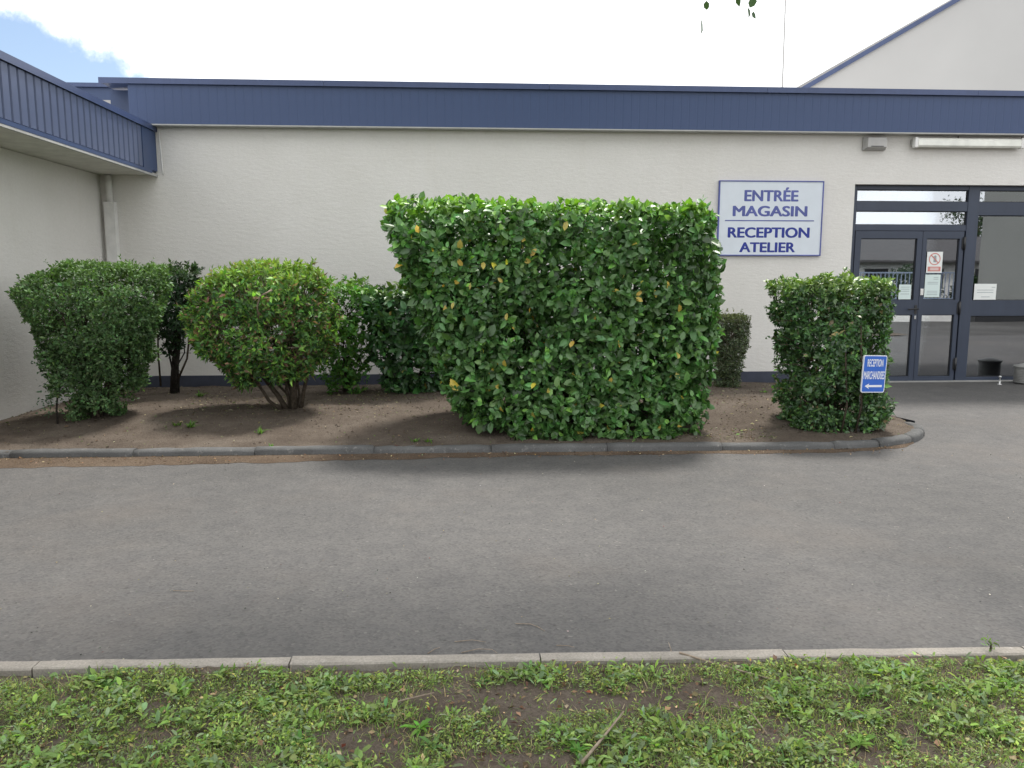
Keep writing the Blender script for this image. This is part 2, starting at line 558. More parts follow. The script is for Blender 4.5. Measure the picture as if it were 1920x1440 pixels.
def grid(name, x0, x1, y0, y1, step, zf, mat, inside=None, off=(0, 0, 0)):
    nx = int(round((x1 - x0) / step)) + 1; ny = int(round((y1 - y0) / step)) + 1
    X, Y = np.meshgrid(np.linspace(x0, x1, nx), np.linspace(y0, y1, ny))
    Z = zf(X.ravel(), Y.ravel())
    V = np.stack([X.ravel(), Y.ravel(), Z], 1) - np.array(off)
    ii = np.arange(nx * ny).reshape(ny, nx)
    Q = np.stack([ii[:-1, :-1], ii[:-1, 1:], ii[1:, 1:], ii[1:, :-1]], -1).reshape(-1, 4)
    if inside is not None:
        ok = inside(X.ravel(), Y.ravel())
        Q = Q[ok[Q].all(1)]
    me = bpy.data.meshes.new(name)
    me.from_pydata(V.tolist(), [], Q.tolist())
    me.polygons.foreach_set('use_smooth', [True] * len(me.polygons))
    me.materials.append(mat)
    o = bpy.data.objects.new(name, me)
    col.objects.link(o)
    return o

sheet('ground', [(-300, -300), (300, -300), (300, 300), (-300, 300)], -0.06, M['ground'])
sheet('road', [(-60, 3.03 + 0.031 * 60), (60, 3.03 - 0.031 * 60), (60, 11.6), (-60, 11.6)], 0.0, M['asphalt'])

def near_edge(x):           # line of the pale edging between lawn and road (its road side)
    return 3.042 - 0.031 * x

def vn2(x, y, s, seed):
    return vnoise(np.stack([x, y, np.zeros_like(x)], 1), s, seed)

def lawn_z(x, y):
    return 0.010 + 0.026 * (vn2(x, y, 2.2, 3) - 0.5) + 0.022 * (vn2(x, y, 9, 4) - 0.5) + 0.012 * (vn2(x, y, 30, 5) - 0.5)

# fine lawn soil in front, coarse behind the camera
o = grid('lawn_soil', -3.6, 3.6, 0.6, 3.1, 0.03, lawn_z, M['lawn_soil'], lambda x, y: y < near_edge(x) - 0.055)
o['kind'] = 'structure'
o = grid('lawn', -30, 12, -14, 3.1, 0.3, lambda x, y: lawn_z(x, y) - 0.022, M['lawn_soil'], lambda x, y: y < near_edge(x) - 0.2)
o['kind'] = 'structure'

# planted bed: kerb line
KERB = [(-5.1, 6.83), (-1.8, 6.80), (0.41, 6.78), (2.02, 6.75), (3.0, 6.735), (3.58, 6.76), (4.02, 6.90), (4.36, 7.16), (4.58, 7.48), (4.62, 7.72)]
def kerb_y(x):
    return np.interp(x, [p[0] for p in KERB], [p[1] for p in KERB])
def bed_inside(x, y):
    right = np.where(y < 7.9, 4.6, 4.6 + (y - 7.9) * 0.12)
    return (y > kerb_y(np.minimum(x, 4.6)) + 0.02) & (y < 11.25) & (x > -4.92) & (x < right)
def bed_z(x, y):
    d = np.clip((y - kerb_y(np.minimum(x, 4.6))) / 1.6, 0, 1)
    back = np.clip((11.2 - y) / 1.6, 0, 1)
    side = np.clip((x + 4.9) / 1.2, 0, 1) * np.clip((4.75 - x) / 0.7, 0, 1)
    m = 0.055 + 0.075 * np.sin(d * math.pi / 2) * (0.25 + 0.75 * side) * (0.3 + 0.7 * back) - 0.05 * (1 - back)
    return m * np.clip(side * 4 + 0.4, 0.4, 1) + 0.05 * (vn2(x, y, 1.3, 8) - 0.5) + 0.025 * (vn2(x, y, 5, 9) - 0.5) + 0.012 * (vn2(x, y, 22, 10) - 0.5)
o = grid('soil_bed', -4.95, 5.2, 6.74, 11.26, 0.05, bed_z, M['soil'], bed_inside)
o['kind'] = 'structure'
def bz(x, y):
    return float(bed_z(np.array([x]), np.array([y]))[0])

# soil washed out on to the asphalt along the bed kerb
dirt = MB()
xs = np.linspace(-5.0, 4.2, 180)
wid = 0.05 + 0.28 * np.clip(1 - (xs + 4.9) / 5.2, 0, 1) ** 0.6 * np.clip((xs + 5.2) / 1.0, 0.15, 1) + 0.10 * (vnoise(np.stack([xs, xs * 0, xs * 0], 1), 2.3, 21) - 0.4) + 0.07 * (vnoise(np.stack([xs, xs * 0, xs * 0], 1), 9, 22) - 0.5)
wid = np.clip(wid, 0.02, 0.5)
vs = []
for x, w in zip(xs, wid):
    ky = float(kerb_y(x))
    vs += [(x, ky + 0.02, 0.018), (x, ky - w * 0.45, 0.013), (x, ky - w, 0.002)]
fs = []
for i in range(len(xs) - 1):
    for k in (0, 1):
        a = i * 3 + k
        fs.append((a, a + 1, a + 4, a + 3))
dirt.add(vs, fs, True)
dirt.build('washed_soil', M['dirt'], kind='structure')

# ------------------------------------------------------------------ kerb stones of the bed
bk = empty('bed_kerb', (0.4, 6.77, 0), 'weathered grey concrete kerb curving round the front of the planted bed', 'kerb')
def path_len(P):
    L = [0]
    for a, b in zip(P[:-1], P[1:]):
        L.append(L[-1] + math.dist(a, b))
    return L
def path_at(P, L, s):
    s = max(0, min(L[-1], s))
    for i in range(len(P) - 1):
        if s <= L[i + 1] + 1e-9:
            t = (s - L[i]) / (L[i + 1] - L[i])
            return (P[i][0] + (P[i + 1][0] - P[i][0]) * t, P[i][1] + (P[i + 1][1] - P[i][1]) * t)
    return P[-1]
# smooth kerb path
KP = []
for i in range(len(KERB) - 1):
    p0 = KERB[max(i - 1, 0)]; p1 = KERB[i]; p2 = KERB[i + 1]; p3 = KERB[min(i + 2, len(KERB) - 1)]
    for t in np.linspace(0, 1, 8, endpoint=False):
        KP.append(tuple(0.5 * ((2 * p1[k]) + (-p0[k] + p2[k]) * t + (2 * p0[k] - 5 * p1[k] + 4 * p2[k] - p3[k]) * t * t + (-p0[k] + 3 * p1[k] - 3 * p2[k] + p3[k]) * t ** 3) for k in (0, 1)))
KP.append(KERB[-1])
KL = path_len(KP)
prof = [(0.0, -0.03), (0.006, 0.044), (0.014, 0.058), (0.028, 0.068), (0.050, 0.073), (0.095, 0.072), (0.115, 0.064), (0.120, -0.03)]
s = 0.21
while s < KL[-1] - 0.05:
    ln = 1.025 if path_at(KP, KL, s)[0] < 3.1 else 0.46
    e = min(s + ln - 0.003, KL[-1])
    if KL[-1] - e < 0.12: e = KL[-1]
    mb = MB()
    n = 9 if ln > 0.6 else 6
    jz = random.uniform(-0.005, 0.005); jy = random.uniform(-0.006, 0.006)
    vs = []
    for i in range(n):
        q = s + (e - s) * i / (n - 1)
        p = Vector(path_at(KP, KL, q)); a = Vector(path_at(KP, KL, q - 0.04)); b = Vector(path_at(KP, KL, q + 0.04))
        t = (b - a).normalized(); nn = Vector((-t.y, t.x))
        endr = 0.003 if i in (0, n - 1) else 0.0
        for (w, z) in prof:
            wob = random.uniform(-0.0035, 0.0035)
            ww = min(max(w, endr), 0.12 - endr)
            vs.append((p.x + nn.x * (ww + jy + wob), p.y + nn.y * (ww + jy + wob), (z + jz + wob if z > 0 else z) - (endr if z > 0.05 else 0)))
    K = len(prof)
    fs = [(i * K + k, i * K + k + 1, (i + 1) * K + k + 1, (i + 1) * K + k) for i in range(n - 1) for k in range(K - 1)]
    fs += [tuple(range(K)), tuple(range((n - 1) * K, n * K))]
    mb.add(vs, fs, False)
    o = mb.build('kerb_stone', M['kerb'], bk)
    for p in o.data.polygons: p.use_smooth = len(p.vertices) == 4
    s = e + 0.003
# thin metal edging that continues behind the curved end
mb = MB()
ed = [(4.63, 7.74), (4.55, 8.06), (4.60, 8.8), (4.72, 10.0), (4.86, 11.15)]
for a, b in zip(ed[:-1], ed[1:]):
    a = Vector(a); b = Vector(b); t = (b - a).normalized(); nn = Vector((-t.y, t.x)) * 0.006
    q = [a + nn, b + nn, b - nn, a - nn]
    mb.add([(p.x, p.y, -0.02) for p in q] + [(p.x, p.y, 0.075) for p in q], [(0, 1, 5, 4), (1, 2, 6, 5), (2, 3, 7, 6), (3, 0, 4, 7), (4, 5, 6, 7)])
mb.build('edging_strip', M['rubber'], bk)

# ------------------------------------------------------------------ pale edging between road and lawn
le = empty('lawn_edging', (0, 3.0, 0), 'pale concrete edging strip between the asphalt and the weedy lawn', 'kerb')
x = -9.7
while x < 9:
    x1 = x + 0.994
    mb = MB()
    jz = random.uniform(-0.003, 0.003)
    vs = []
    n = 8
    pr = [(0, -0.05), (0.0, 0.022), (0.006, 0.028), (0.062, 0.028), (0.068, 0.022), (0.068, -0.05)]
    for i in range(n):
        xx = x + (x1 - x) * i / (n - 1)
        y = near_edge(xx)
        for (w, z) in pr:
            wo = random.uniform(-0.0018, 0.0018)
            vs.append((xx, y - w + wo, z + (jz + wo if z > 0 else 0)))
    K = len(pr)
    fs = [(i * K + k, i * K + k + 1, (i + 1) * K + k + 1, (i + 1) * K + k) for i in range(n - 1) for k in range(K - 1)]
    fs += [tuple(range(K)), tuple(range((n - 1) * K, n * K))]
    mb.add(vs, fs)
    mb.build('edging_stone', M['edging'], le)
    x += 1.0

# ------------------------------------------------------------------ main building
FY = 11.2            # wall face
mbld = empty('store_building', (2.5, FY, 0), 'long low cream rendered store with a flat navy metal fascia and glazed entrance', 'building')
w = MB()
OX0, OX1, OZ = 5.58, 9.7, 2.85
w.box(-5.2, OX0, FY, FY + 0.25, 0.16, 3.60)
w.box(OX0, OX1, FY, FY + 0.25, OZ, 3.60)
w.box(OX1, 14, FY, FY + 0.25, 0.16, 3.60)
w.build('wall', M['render'], mbld)
p = MB()
p.box(-5.2, OX0 - 0.004, FY - 0.012, FY + 0.24, -0.1, 0.175)
p.build('plinth', M['plinth'], mbld)
p = MB(); p.box(OX1 + 0.004, 14, FY - 0.012, FY + 0.24, -0.1, 0.175); p.build('plinth', M['plinth'], mbld)
# fascia: backing, pale drip trim, coping and single cladding planks
FF = FY - 0.16
b = MB(); b.box(-4.37, 14, FF + 0.022, FY - 0.003, 3.545, 4.06); b.build('fascia_backing', M['blue_dark'], mbld)
b = MB(); b.box(-4.38, 14.05, FF - 0.004, FY - 0.004, 3.525, 3.541); b.build('drip_trim', M['trim'], mbld)
def coping(x0, x1):
    b = MB()
    b.prism_x([(FF - 0.022, 4.045), (FF - 0.022, 4.118), (FY + 0.3, 4.138), (FY + 0.3, 4.062), (FF - 0.012, 4.062), (FF - 0.012, 4.045)], x0, x1)
    return b
xc = -4.72
for ln in (2.9, 3.0, 3.0, 3.0, 3.0, 3.9):
    coping(xc, xc + ln - 0.004).build('coping', M['coping'], mbld)
    xc += ln
pitch = 0.115
def plank_mesh(name, wd, h, mat, deep=0.018):
    b = MB()
    pr = [(-wd / 2, 0.0), (-wd / 2 + 0.012, -deep), (wd / 2 - 0.012, -deep), (wd / 2, 0.0)]
    vs = [(x, y, 0) for x, y in pr] + [(x, y, h) for x, y in pr]
    b.add(vs, [(0, 1, 5, 4), (1, 2, 6, 5), (2, 3, 7, 6), (0, 3, 2, 1), (4, 5, 6, 7)])
    return b.mesh(name, mat)
pm = plank_mesh('cladding_plank', 0.1142, 0.50, M['blue'], 0.002)
x = -4.31
while x < 13.9:
    link('cladding_plank', pm, (x, FF + 0.020, 3.547), mbld)
    x += pitch
# roof slab and inner structure so that light does not leak
b = MB(); b.box(-4.9, 14, FY + 0.25, 19.5, 3.80, 3.92); b.build('roof', M['grey'], mbld)
b = MB(); b.box(13.75, 14.0, FY + 0.25, 19.5, 0, 3.79); b.box(-5.2, 14, 19.5, 19.75, 0, 3.92); b.build('rear_wall', M['render'], mbld)
# farther return fascia seen over the wing roof
b = MB(); b.box(-8.2, -4.45, 12.45, 12.6, 3.47, 4.30); b.build('rear_fascia', M['blue_dark'], mbld)
b = MB(); b.box(-8.25, -4.40, 12.40, 12.66, 4.303, 4.36); b.build('rear_coping', M['coping'], mbld)
b = MB(); b.box(-4.74, -4.374, FY + 0.2, FY + 0.24, 3.605, 4.04); b.build('return_panel', M['blue_dark'], mbld)
# interior: floor, back wall, side partition and ceiling behind the glazing
b = MB(); b.box(4.2, 13.7, FY + 0.26, 17.0, -0.05, 0.004); b.build('interior_floor', M['int_floor'], mbld)
b = MB(); b.box(4.2, 13.7, 15.6, 15.7, 0.006, 2.93); b.build('interior_wall', M['int_wall'], mbld)
b = MB(); b.box(4.2, 13.7, FY + 0.26, 17.0, 2.95, 3.0); b.build('interior_ceiling', M['int_wall'], mbld)
b = MB(); b.box(4.1, 4.2, FY + 0.26, 17.0, 0.006, 2.94); b.build('interior_wall', M['int_dark'], mbld)

# ---- glazed entrance (frame plane recessed into the opening)
GY = 11.32
def bar(mb, x0, x1, z0, z1, d0=-0.03, d1=0.035):
    mb.box(x0, x1, GY + d0, GY + d1, z0, z1, 0.003)
ef = empty('entrance_frame', (0, 0, 0), None, None); ef.parent = mbld
ef.location = Vector((6.5, GY, 0)) - mbld.location
f = MB()
bar(f, OX0 + 0.004, OX0 + 0.085, 0.0, 2.846); f.build('jamb', M['frame'], ef)
f = MB(); bar(f, 7.330, 7.50, 0.0, 2.846, -0.034); f.build('mullion', M['frame'], ef)
f = MB(); bar(f, OX1 - 0.09, OX1 - 0.004, 0.0, 2.846); f.build('jamb', M['frame'], ef)
def rail(x0, x1, z0, z1, d0=-0.028):
    f = MB(); bar(f, x0, x1, z0, z1, d0); f.build('rail', M['frame'], ef)
A0, A1 = OX0 + 0.087, 7.328
B0, B1 = 7.502, OX1 - 0.092
rail(A0, A1, 2.785, 2.845); rail(A0, A1, 2.485, 2.618); rail(A0, A1, 2.205, 2.288)
rail(B0, B1, 2.785, 2.845); rail(B0, B1, 2.430, 2.618); rail(B0, B1, 0.968, 1.195); rail(B0, B1, 0.0, 0.055)
def pane(x0, x1, z0, z1, parent, y=GY + 0.004):
    g = MB(); g.box(x0, x1, y, y + 0.006, z0, z1)
    o = g.build('pane', M['glass'], parent)
    k = MB()
    t = 0.011
    for (a, b_, c, d) in ((x0, x1, z0, z0 + t), (x0, x1, z1 - t, z1), (x0, x0 + t, z0 + t, z1 - t), (x1 - t, x1, z0 + t, z1 - t)):
        k.box(a, b_, y - 0.012, y - 0.002, c, d)
    k.build('gasket', M['rubber'], o if parent.parent is None else parent)
    return o
pane(A0, A1, 2.618, 2.785, ef); pane(A0, A1, 2.288, 2.485, ef)
pane(B0, B1, 2.618, 2.785, ef); pane(B0, B1, 1.195, 2.430, ef); pane(B0, B1, 0.055, 0.968, ef)

def door(x0, x1, px0, px1, hinge_side, handle_x):
    d = empty('door', (0, 0, 0), None, None); d.parent = mbld
    d.location = Vector(((x0 + x1) / 2, GY, 0)) - mbld.location
    f = MB()
    y0, y1 = GY - 0.042, GY + 0.03
    for (a, b_, c, e) in ((x0, px0, 0.008, 2.200), (px1, x1, 0.008, 2.200), (px0, px1, 2.095, 2.200), (px0, px1, 0.988, 1.205), (px0, px1, 0.008, 0.072)):
        f.box(a, b_, y0, y1, c, e)
    f.build('leaf_frame', M['frame'], d)
    pane(px0, px1, 1.205, 2.095, d, GY - 0.012); pane(px0, px1, 0.072, 0.988, d, GY - 0.012)
    if handle_x:
        h = MB()
        h.tube([(handle_x, y0 + 0.002, 1.075), (handle_x, y0 - 0.055, 1.075)], 0.011, 10)
        h.tube([(handle_x + 0.012, y0 - 0.055, 1.075), (handle_x - 0.14, y0 - 0.055, 1.072)], [0.012, 0.010], 10)
        h.box(handle_x - 0.02, handle_x + 0.02, y0 - 0.008, y0 - 0.001, 1.0, 1.13, 0.002)
        h.build('handle', M['black'], d)
        k = MB(); k.box(handle_x - 0.012, handle_x + 0.012, y0 - 0.012, y0 - 0.001, 0.925, 0.975, 0.003); k.build('lock_cylinder', M['alu'], d)
    if hinge_side:
        for z in (0.16, 0.99, 1.93):
            h = MB(); h.tube([(x1 + 0.004, y0 - 0.012, z), (x1 + 0.004, y0 - 0.012, z + 0.19)], 0.018, 10)
            h.box(x1 - 0.03, x1 + 0.03, y0 - 0.007, y0 - 0.001, z + 0.02, z + 0.17)
            h.build('hinge', M['black'], d)
    return d
door(A0 + 0.003, 6.676, 5.755, 6.600, False, 6.640)
dr = door(6.682, 7.300, 6.745, 7.238, True, None)
k = MB(); k.box(6.693, 6.738, GY - 0.056, GY - 0.043, 1.275, 1.37, 0.004); k.build('lock_plate', M['pvc'], dr)
k = MB(); k.box(A0, B1, GY - 0.16, GY + 0.05, -0.03, 0.007, 0.003); k.build('threshold', M['sill'], mbld)

# ------------------------------------------------------------------ side wing
WX = -4.86; WFX = -4.10; WY0 = 3.6
wing = empty('side_wing', (WX, 7.5, 0), 'cream rendered side wing on the left with a ribbed navy fascia over a deep soffit', 'building')
b = MB(); b.box(WX - 0.25, WX, WY0, FY - 0.003, -0.1, 2.895); b.box(WX - 6, WX - 0.25, WY0, WY0 + 0.25, -0.1, 2.895); b.build('wall', M['render'], wing)
b = MB(); b.box(WX - 6.4, WFX - 0.03, WY0 - 0.7, FY - 0.004, 2.90, 2.925); b.build('soffit', M['soffit'], wing)
b = MB(); b.box(WFX - 0.035, WFX + 0.004, WY0 - 0.7, FY - 0.005, 2.875, 2.899); b.build('drip_trim', M['trim'], wing)
b = MB(); b.box(WFX - 0.12, WFX - 0.022, WY0 - 0.7, FY - 0.005, 2.928, 3.47); b.build('fascia_backing', M['blue_dark'], wing)
b = MB(); b.box(WX - 6.4, WFX - 0.13, WY0 - 0.65, FY + 6, 3.40, 3.46); b.build('roof', M['grey'], wing)
b = MB(); b.prism_y([(WFX + 0.024, 3.462), (WFX + 0.024, 3.535), (WFX - 0.22, 3.55), (WFX - 0.22, 3.475), (WFX + 0.014, 3.475), (WFX + 0.014, 3.462)], WY0 - 0.73, FY - 0.004)
b.build('coping', M['coping'], wing)
b = MB(); b.box(WFX - 0.02, WFX + 0.006, WY0 - 0.7, FY - 0.2, 2.902, 2.945); b.build('base_rail', M['blue'], wing)
pw = plank_mesh('cladding_plank', 0.128, 0.505, M['blue_lit'], 0.024)
y = FY - 0.55
while y > WY0 - 0.6:
    link('cladding_plank', pw, (WFX - 0.021, y, 2.952), wing, (0, 0, R(90)))
    y -= 0.142
b = MB(); b.box(WFX - 0.02, WFX + 0.004, FY - 0.47, FY - 0.012, 2.947, 3.46); b.build('end_panel', M['blue'], wing)
b = MB(); b.box(WX - 6.4, WFX, WY0 - 0.72, WY0 - 0.62, 2.93, 3.5); b.build('end_fascia', M['blue'], wing)
# cable dropping down the corner between fascia and wall
c = MB(); c.tube([(-4.045, FY - 0.02, 3.50), (-4.05, FY - 0.02, 3.42), (-4.035, FY - 0.02, 3.2), (-4.028, FY - 0.022, 2.98), (-4.02, FY - 0.03, 2.90)], 0.008, 6)
c.thing('cable', M['pvc'], 'short pale cable running down the wall beside the end of the ribbed fascia', 'cable')
# boxed white downpipe in the corner
dp = empty('downpipe', (-4.74, 11.1, 0), 'white boxed downpipe in the corner where the side wing meets the store', 'downpipe')
b = MB(); b.box(-4.80, -4.66, 11.10, FY - 0.004, -0.05, 2.54, 0.004); b.build('casing', M['pvc'], dp)
b = MB(); b.tube([(-4.73, 11.145, 2.50), (-4.73, 11.145, 2.89)], 0.042, 14); b.build('pipe', M['pvc'], dp)

# ------------------------------------------------------------------ gabled hall behind
hall = empty('gabled_hall', (13, 18, 0), 'tall pale gabled hall rising behind the flat roof at the right', 'building')
GYH = 19.7
sl = (8.244 - 6.165) / (11.985 - 8.348)
gx0 = 4.9; gz0 = 6.165 - (8.348 - gx0) * sl
rx = 15.4; rz = gz0 + (rx - gx0) * sl; gx1 = 2 * rx - gx0
b = MB(); b.prism_y([(gx0 + 0.1, 3.0), (gx1 - 0.1, 3.0), (gx1 - 0.1, gz0 - 0.02), (rx, rz - 0.12), (gx0 + 0.1, gz0 - 0.02)], GYH + 0.06, GYH + 0.26)
b.build('gable_wall', M['gable'], hall)
for (xa, za, xb, zb) in ((gx0, gz0, rx, rz), (rx, rz, gx1, gz0)):
    b = MB(); b.prism_y([(xa, za - 0.125), (xb, zb - 0.125), (xb, zb), (xa, za)], GYH, GYH + 0.055)
    b.build('verge_trim', M['coping'], hall)
    b = MB(); b.prism_y([(xa, za - 0.06), (xb, zb - 0.06), (xb, zb - 0.004), (xa, za - 0.004)], GYH + 0.27, GYH + 14)
    b.build('roof_slope', M['roof'], hall)
b = MB(); b.box(gx0 + 0.1, gx0 + 0.3, GYH + 0.27, GYH + 14, 0, gz0 - 0.08); b.box(gx1 - 0.3, gx1 - 0.1, GYH + 0.27, GYH + 14, 0, gz0 - 0.08); b.box(gx0 + 0.1, gx1 - 0.1, GYH + 13.8, GYH + 14, 0, gz0 - 0.08)
b.build('side_wall', M['gable'], hall)

# ------------------------------------------------------------------ roof things
b = MB(); b.tube([(5.575, 14, 3.915), (5.57, 14, 5.0), (5.53, 14.0, 9.5)], [0.016, 0.014, 0.010], 8)
b.thing('antenna_mast', M['grey'], 'thin whip antenna standing up from the flat roof near the gable', 'antenna')
b = MB()
arc = [(-4.52 + 0.24 * (i / 12) , 12.0, 4.13 + 0.14 * math.sin(math.pi * i / 12) ** 0.5) for i in range(13)]
arc = [(-4.60, 12.0, 3.915)] + [(-4.60 + 0.27 * i / 12, 12.0, 4.22 + 0.045 * math.sin(math.pi * i / 12)) for i in range(13)] + [(-4.33, 12.0, 3.915)]
b.tube(arc, 0.006, 6)
b.thing('wire_hoop', M['grey'], 'small arched wire hoop poking above the roof edge at the left', 'wire hoop')

# ------------------------------------------------------------------ text
def text_mesh(txt, bold=0.03, spacing=1.0):
    cu = bpy.data.curves.new('lettering', 'FONT')
    cu.body = txt
    cu.size = 1.0
    cu.offset = 0.0
    cu.space_character = spacing
    cu.extrude = 0.004
    cu.resolution_u = 4
    ob = bpy.data.objects.new('lettering', cu)
    col.objects.link(ob)
    dg = bpy.context.evaluated_depsgraph_get()
    me = bpy.data.meshes.new_from_object(ob.evaluated_get(dg))
    bpy.data.objects.remove(ob); bpy.data.curves.remove(cu)
    # heavier strokes: the outline laid over itself with small shifts, each a hair deeper
    V = [tuple(v.co) for v in me.vertices]; F = [tuple(p.vertices) for p in me.polygons]
    vs = []; fs = []
    for k, (dx, dy) in enumerate(((0, 0), (-1, .35), (1, -.35), (-.5, -.5), (.5, .5))):
        b0 = len(vs)
        vs += [(x + dx * bold, y + dy * bold, z - 0.0011 * k) for x, y, z in V]
        fs += [tuple(i + b0 for i in f) for f in F]
    me2 = bpy.data.meshes.new('lettering')
    me2.from_pydata(vs, [], fs)
    bpy.data.meshes.remove(me)
    return me2

def put_text(txt, x0, x1, z0, z1, y, mat, parent, bold=0.03, frame=None, spacing=1.0, top_extra=0.0):
    """lettering fitted to the rectangle x0..x1, z0..z1 on the plane y (faces -Y)"""
    me = text_mesh(txt, bold, spacing)
    n = len(me.vertices)
    v = np.zeros(n * 3, np.float32); me.vertices.foreach_get('co', v); v = v.reshape(-1, 3)
    a = v.min(0); c = v.max(0)
    # fit the cap height (accents stick out above)
    caps = 1.0 / (1.0 + top_extra)
    h = (c[1] - a[1]) * caps
    out = np.zeros_like(v)
    out[:, 0] = x0 + (v[:, 0] - a[0]) / (c[0] - a[0]) * (x1 - x0)
    out[:, 2] = z0 + (v[:, 1] - a[1]) / h * (z1 - z0)
    out[:, 1] = y - v[:, 2] * 0.12
    if frame is not None:
        out = np.array([tuple(frame @ Vector(p)) for p in out], np.float32)
    off = np.array(abs_loc(parent)) if parent else np.zeros(3)
    out = (out - off).astype(np.float32)
    me.vertices.foreach_set('co', out.ravel())
    me.flip_normals() if hasattr(me, 'flip_normals') else None
    me.materials.clear(); me.materials.append(mat)
    me.update()
    o = bpy.data.objects.new('lettering', me)
    col.objects.link(o); o.parent = parent
    return o

# ------------------------------------------------------------------ wall sign
sg = empty('wall_sign', (4.355, FY, 1.84), 'white framed wall sign with blue lettering for shop entrance and workshop reception', 'sign')
sx0, sx1, sz0, sz1 = 3.60, 5.11, 1.84, 2.885
SY = FY - 0.035
b = MB(); b.box(sx0 + 0.012, sx1 - 0.012, SY, FY - 0.002, sz0 + 0.012, sz1 - 0.012); b.build('board', M['board'], sg)
b = MB()
for (a_, b_, c_, d_) in ((sx0, sx1, sz0, sz0 + 0.015), (sx0, sx1, sz1 - 0.015, sz1), (sx0, sx0 + 0.015, sz0 + 0.015, sz1 - 0.015), (sx1 - 0.015, sx1, sz0 + 0.015, sz1 - 0.015)):
    b.box(a_, b_, SY - 0.008, FY - 0.003, c_, d_)
b.build('border', M['ink_faded'], sg)
b = MB(); b.box(sx0 + 0.10, sx1 - 0.12, SY - 0.003, SY - 0.0005, 2.325, 2.339); b.build('divider', M['ink_faded'], sg)
put_text('ENTR\u00c9E', 3.965, 4.748, 2.600, 2.748, SY - 0.0012, M['ink_faded'], sg, 0.040, top_extra=0.32)
put_text('MAGASIN', 3.805, 4.888, 2.390, 2.538, SY - 0.0012, M['ink_faded'], sg, 0.040)
put_text('RECEPTION', 3.745, 4.935, 2.092, 2.240, SY - 0.0012, M['ink'], sg, 0.040)
put_text('ATELIER', 3.920, 4.735, 1.890, 2.030, SY - 0.0012, M['ink'], sg, 0.040)

# ------------------------------------------------------------------ siren box and batten lamp
sb = empty('wall_box', (5.81, FY, 3.30), 'small grey plastic alarm box on the wall left of the tube lamp', 'alarm box')
b = MB(); b.box(5.645, 5.975, FY - 0.045, FY - 0.002, 3.315, 3.495, 0.008); b.build('back_plate', M['grey'], sb)
b = MB(); b.add([(5.675, FY - 0.12, 3.345), (5.945, FY - 0.12, 3.345), (5.945, FY - 0.12, 3.475), (5.675, FY - 0.12, 3.475),
                 (5.655, FY - 0.046, 3.325), (5.965, FY - 0.046, 3.325), (5.965, FY - 0.046, 3.485), (5.655, FY - 0.046, 3.485)],
                [(0, 1, 2, 3), (4, 7, 6, 5), (0, 4, 5, 1), (1, 5, 6, 2), (2, 6, 7, 3), (3, 7, 4, 0)])
b.build('cover', M['grey'], sb)
b = MB(); b.box(5.72, 5.90, FY - 0.125, FY - 0.1205, 3.352, 3.362); b.build('slot', M['black'], sb)
tl = empty('tube_lamp', (7.14, FY, 3.34), 'long white fluorescent tube lamp above the glazed entrance', 'lamp')
b = MB(); b.box(6.345, 7.94, FY - 0.055, FY - 0.004, 3.375, 3.470, 0.006); b.build('housing', M['grey'], tl)
b = MB(); b.prism_x([(FY - 0.057, 3.358), (FY - 0.115, 3.352), (FY - 0.135, 3.375), (FY - 0.135, 3.445), (FY - 0.11, 3.478), (FY - 0.057, 3.480)], 6.395, 7.90)
b.build('diffuser', M['diff'], tl)
for x in (6.345, 7.902):
    b = MB(); b.box(x, x + 0.046, FY - 0.14, FY - 0.058, 3.345, 3.485, 0.008); b.build('end_cap', M['pvc'], tl)
b = MB(); b.tube([(7.03, FY - 0.03, 3.47), (7.03, FY - 0.03, 3.525)], 0.006, 6); b.build('wire', M['black'], tl)
b = MB(); b.tube([(7.93, FY - 0.05, 3.46), (7.965, FY - 0.05, 3.525)], 0.006, 6); b.build('wire', M['black'], tl)

# ------------------------------------------------------------------ papers on the glass
def paper(name, x0, x1, z0, z1, y, mat, label, tilt=0.0):
    r = empty(name, ((x0 + x1) / 2, y, z0), label, 'notice')
    b = MB(); b.box(x0, x1, y - 0.0015, y, z0, z1); b.build('sheet', mat, r)
    return r
PY = GY - 0.030
r = paper('notice', 6.768, 7.005, 1.600, 1.905, PY, M['paper'], 'white prohibition notice with red ring at the top of the right door leaf')
b = MB()
cx, cz, n = 6.886, 1.800, 28
vs = []; fs = []
for k in range(n):
    a = 2 * math.pi * k / n
    vs += [(cx + 0.088 * math.cos(a), PY - 0.003, cz + 0.088 * math.sin(a)), (cx + 0.074 * math.cos(a), PY - 0.003, cz + 0.074 * math.sin(a))]
for k in range(n):
    a = 2 * k; c = 2 * ((k + 1) % n)
    fs.append((a, c, c + 1, a + 1))
b.add(vs, fs); b.build('red_ring', M['printpink'], r)
b = MB(); b.add([(cx - 0.058, PY - 0.0042, cz + 0.047), (cx - 0.047, PY - 0.0042, cz + 0.058), (cx + 0.058, PY - 0.0042, cz - 0.047), (cx + 0.047, PY - 0.0042, cz - 0.058)], [(0, 1, 2, 3)]); b.build('red_bar', M['printpink'], r)
b = MB()
b.box(cx - 0.018, cx + 0.024, PY - 0.0036, PY - 0.0026, cz - 0.045, cz + 0.008)
for k, h in enumerate((0.030, 0.040, 0.044, 0.034)):
    b.box(cx - 0.018 + k * 0.0108, cx - 0.010 + k * 0.0108, PY - 0.0036, PY - 0.0026, cz + 0.010, cz + 0.010 + h)
b.build('hand_symbol', M['printgrey'], r)
b = MB(); b.box(6.790, 6.985, PY - 0.003, PY - 0.002, 1.622, 1.690); b.build('red_band', M['printpink'], r)
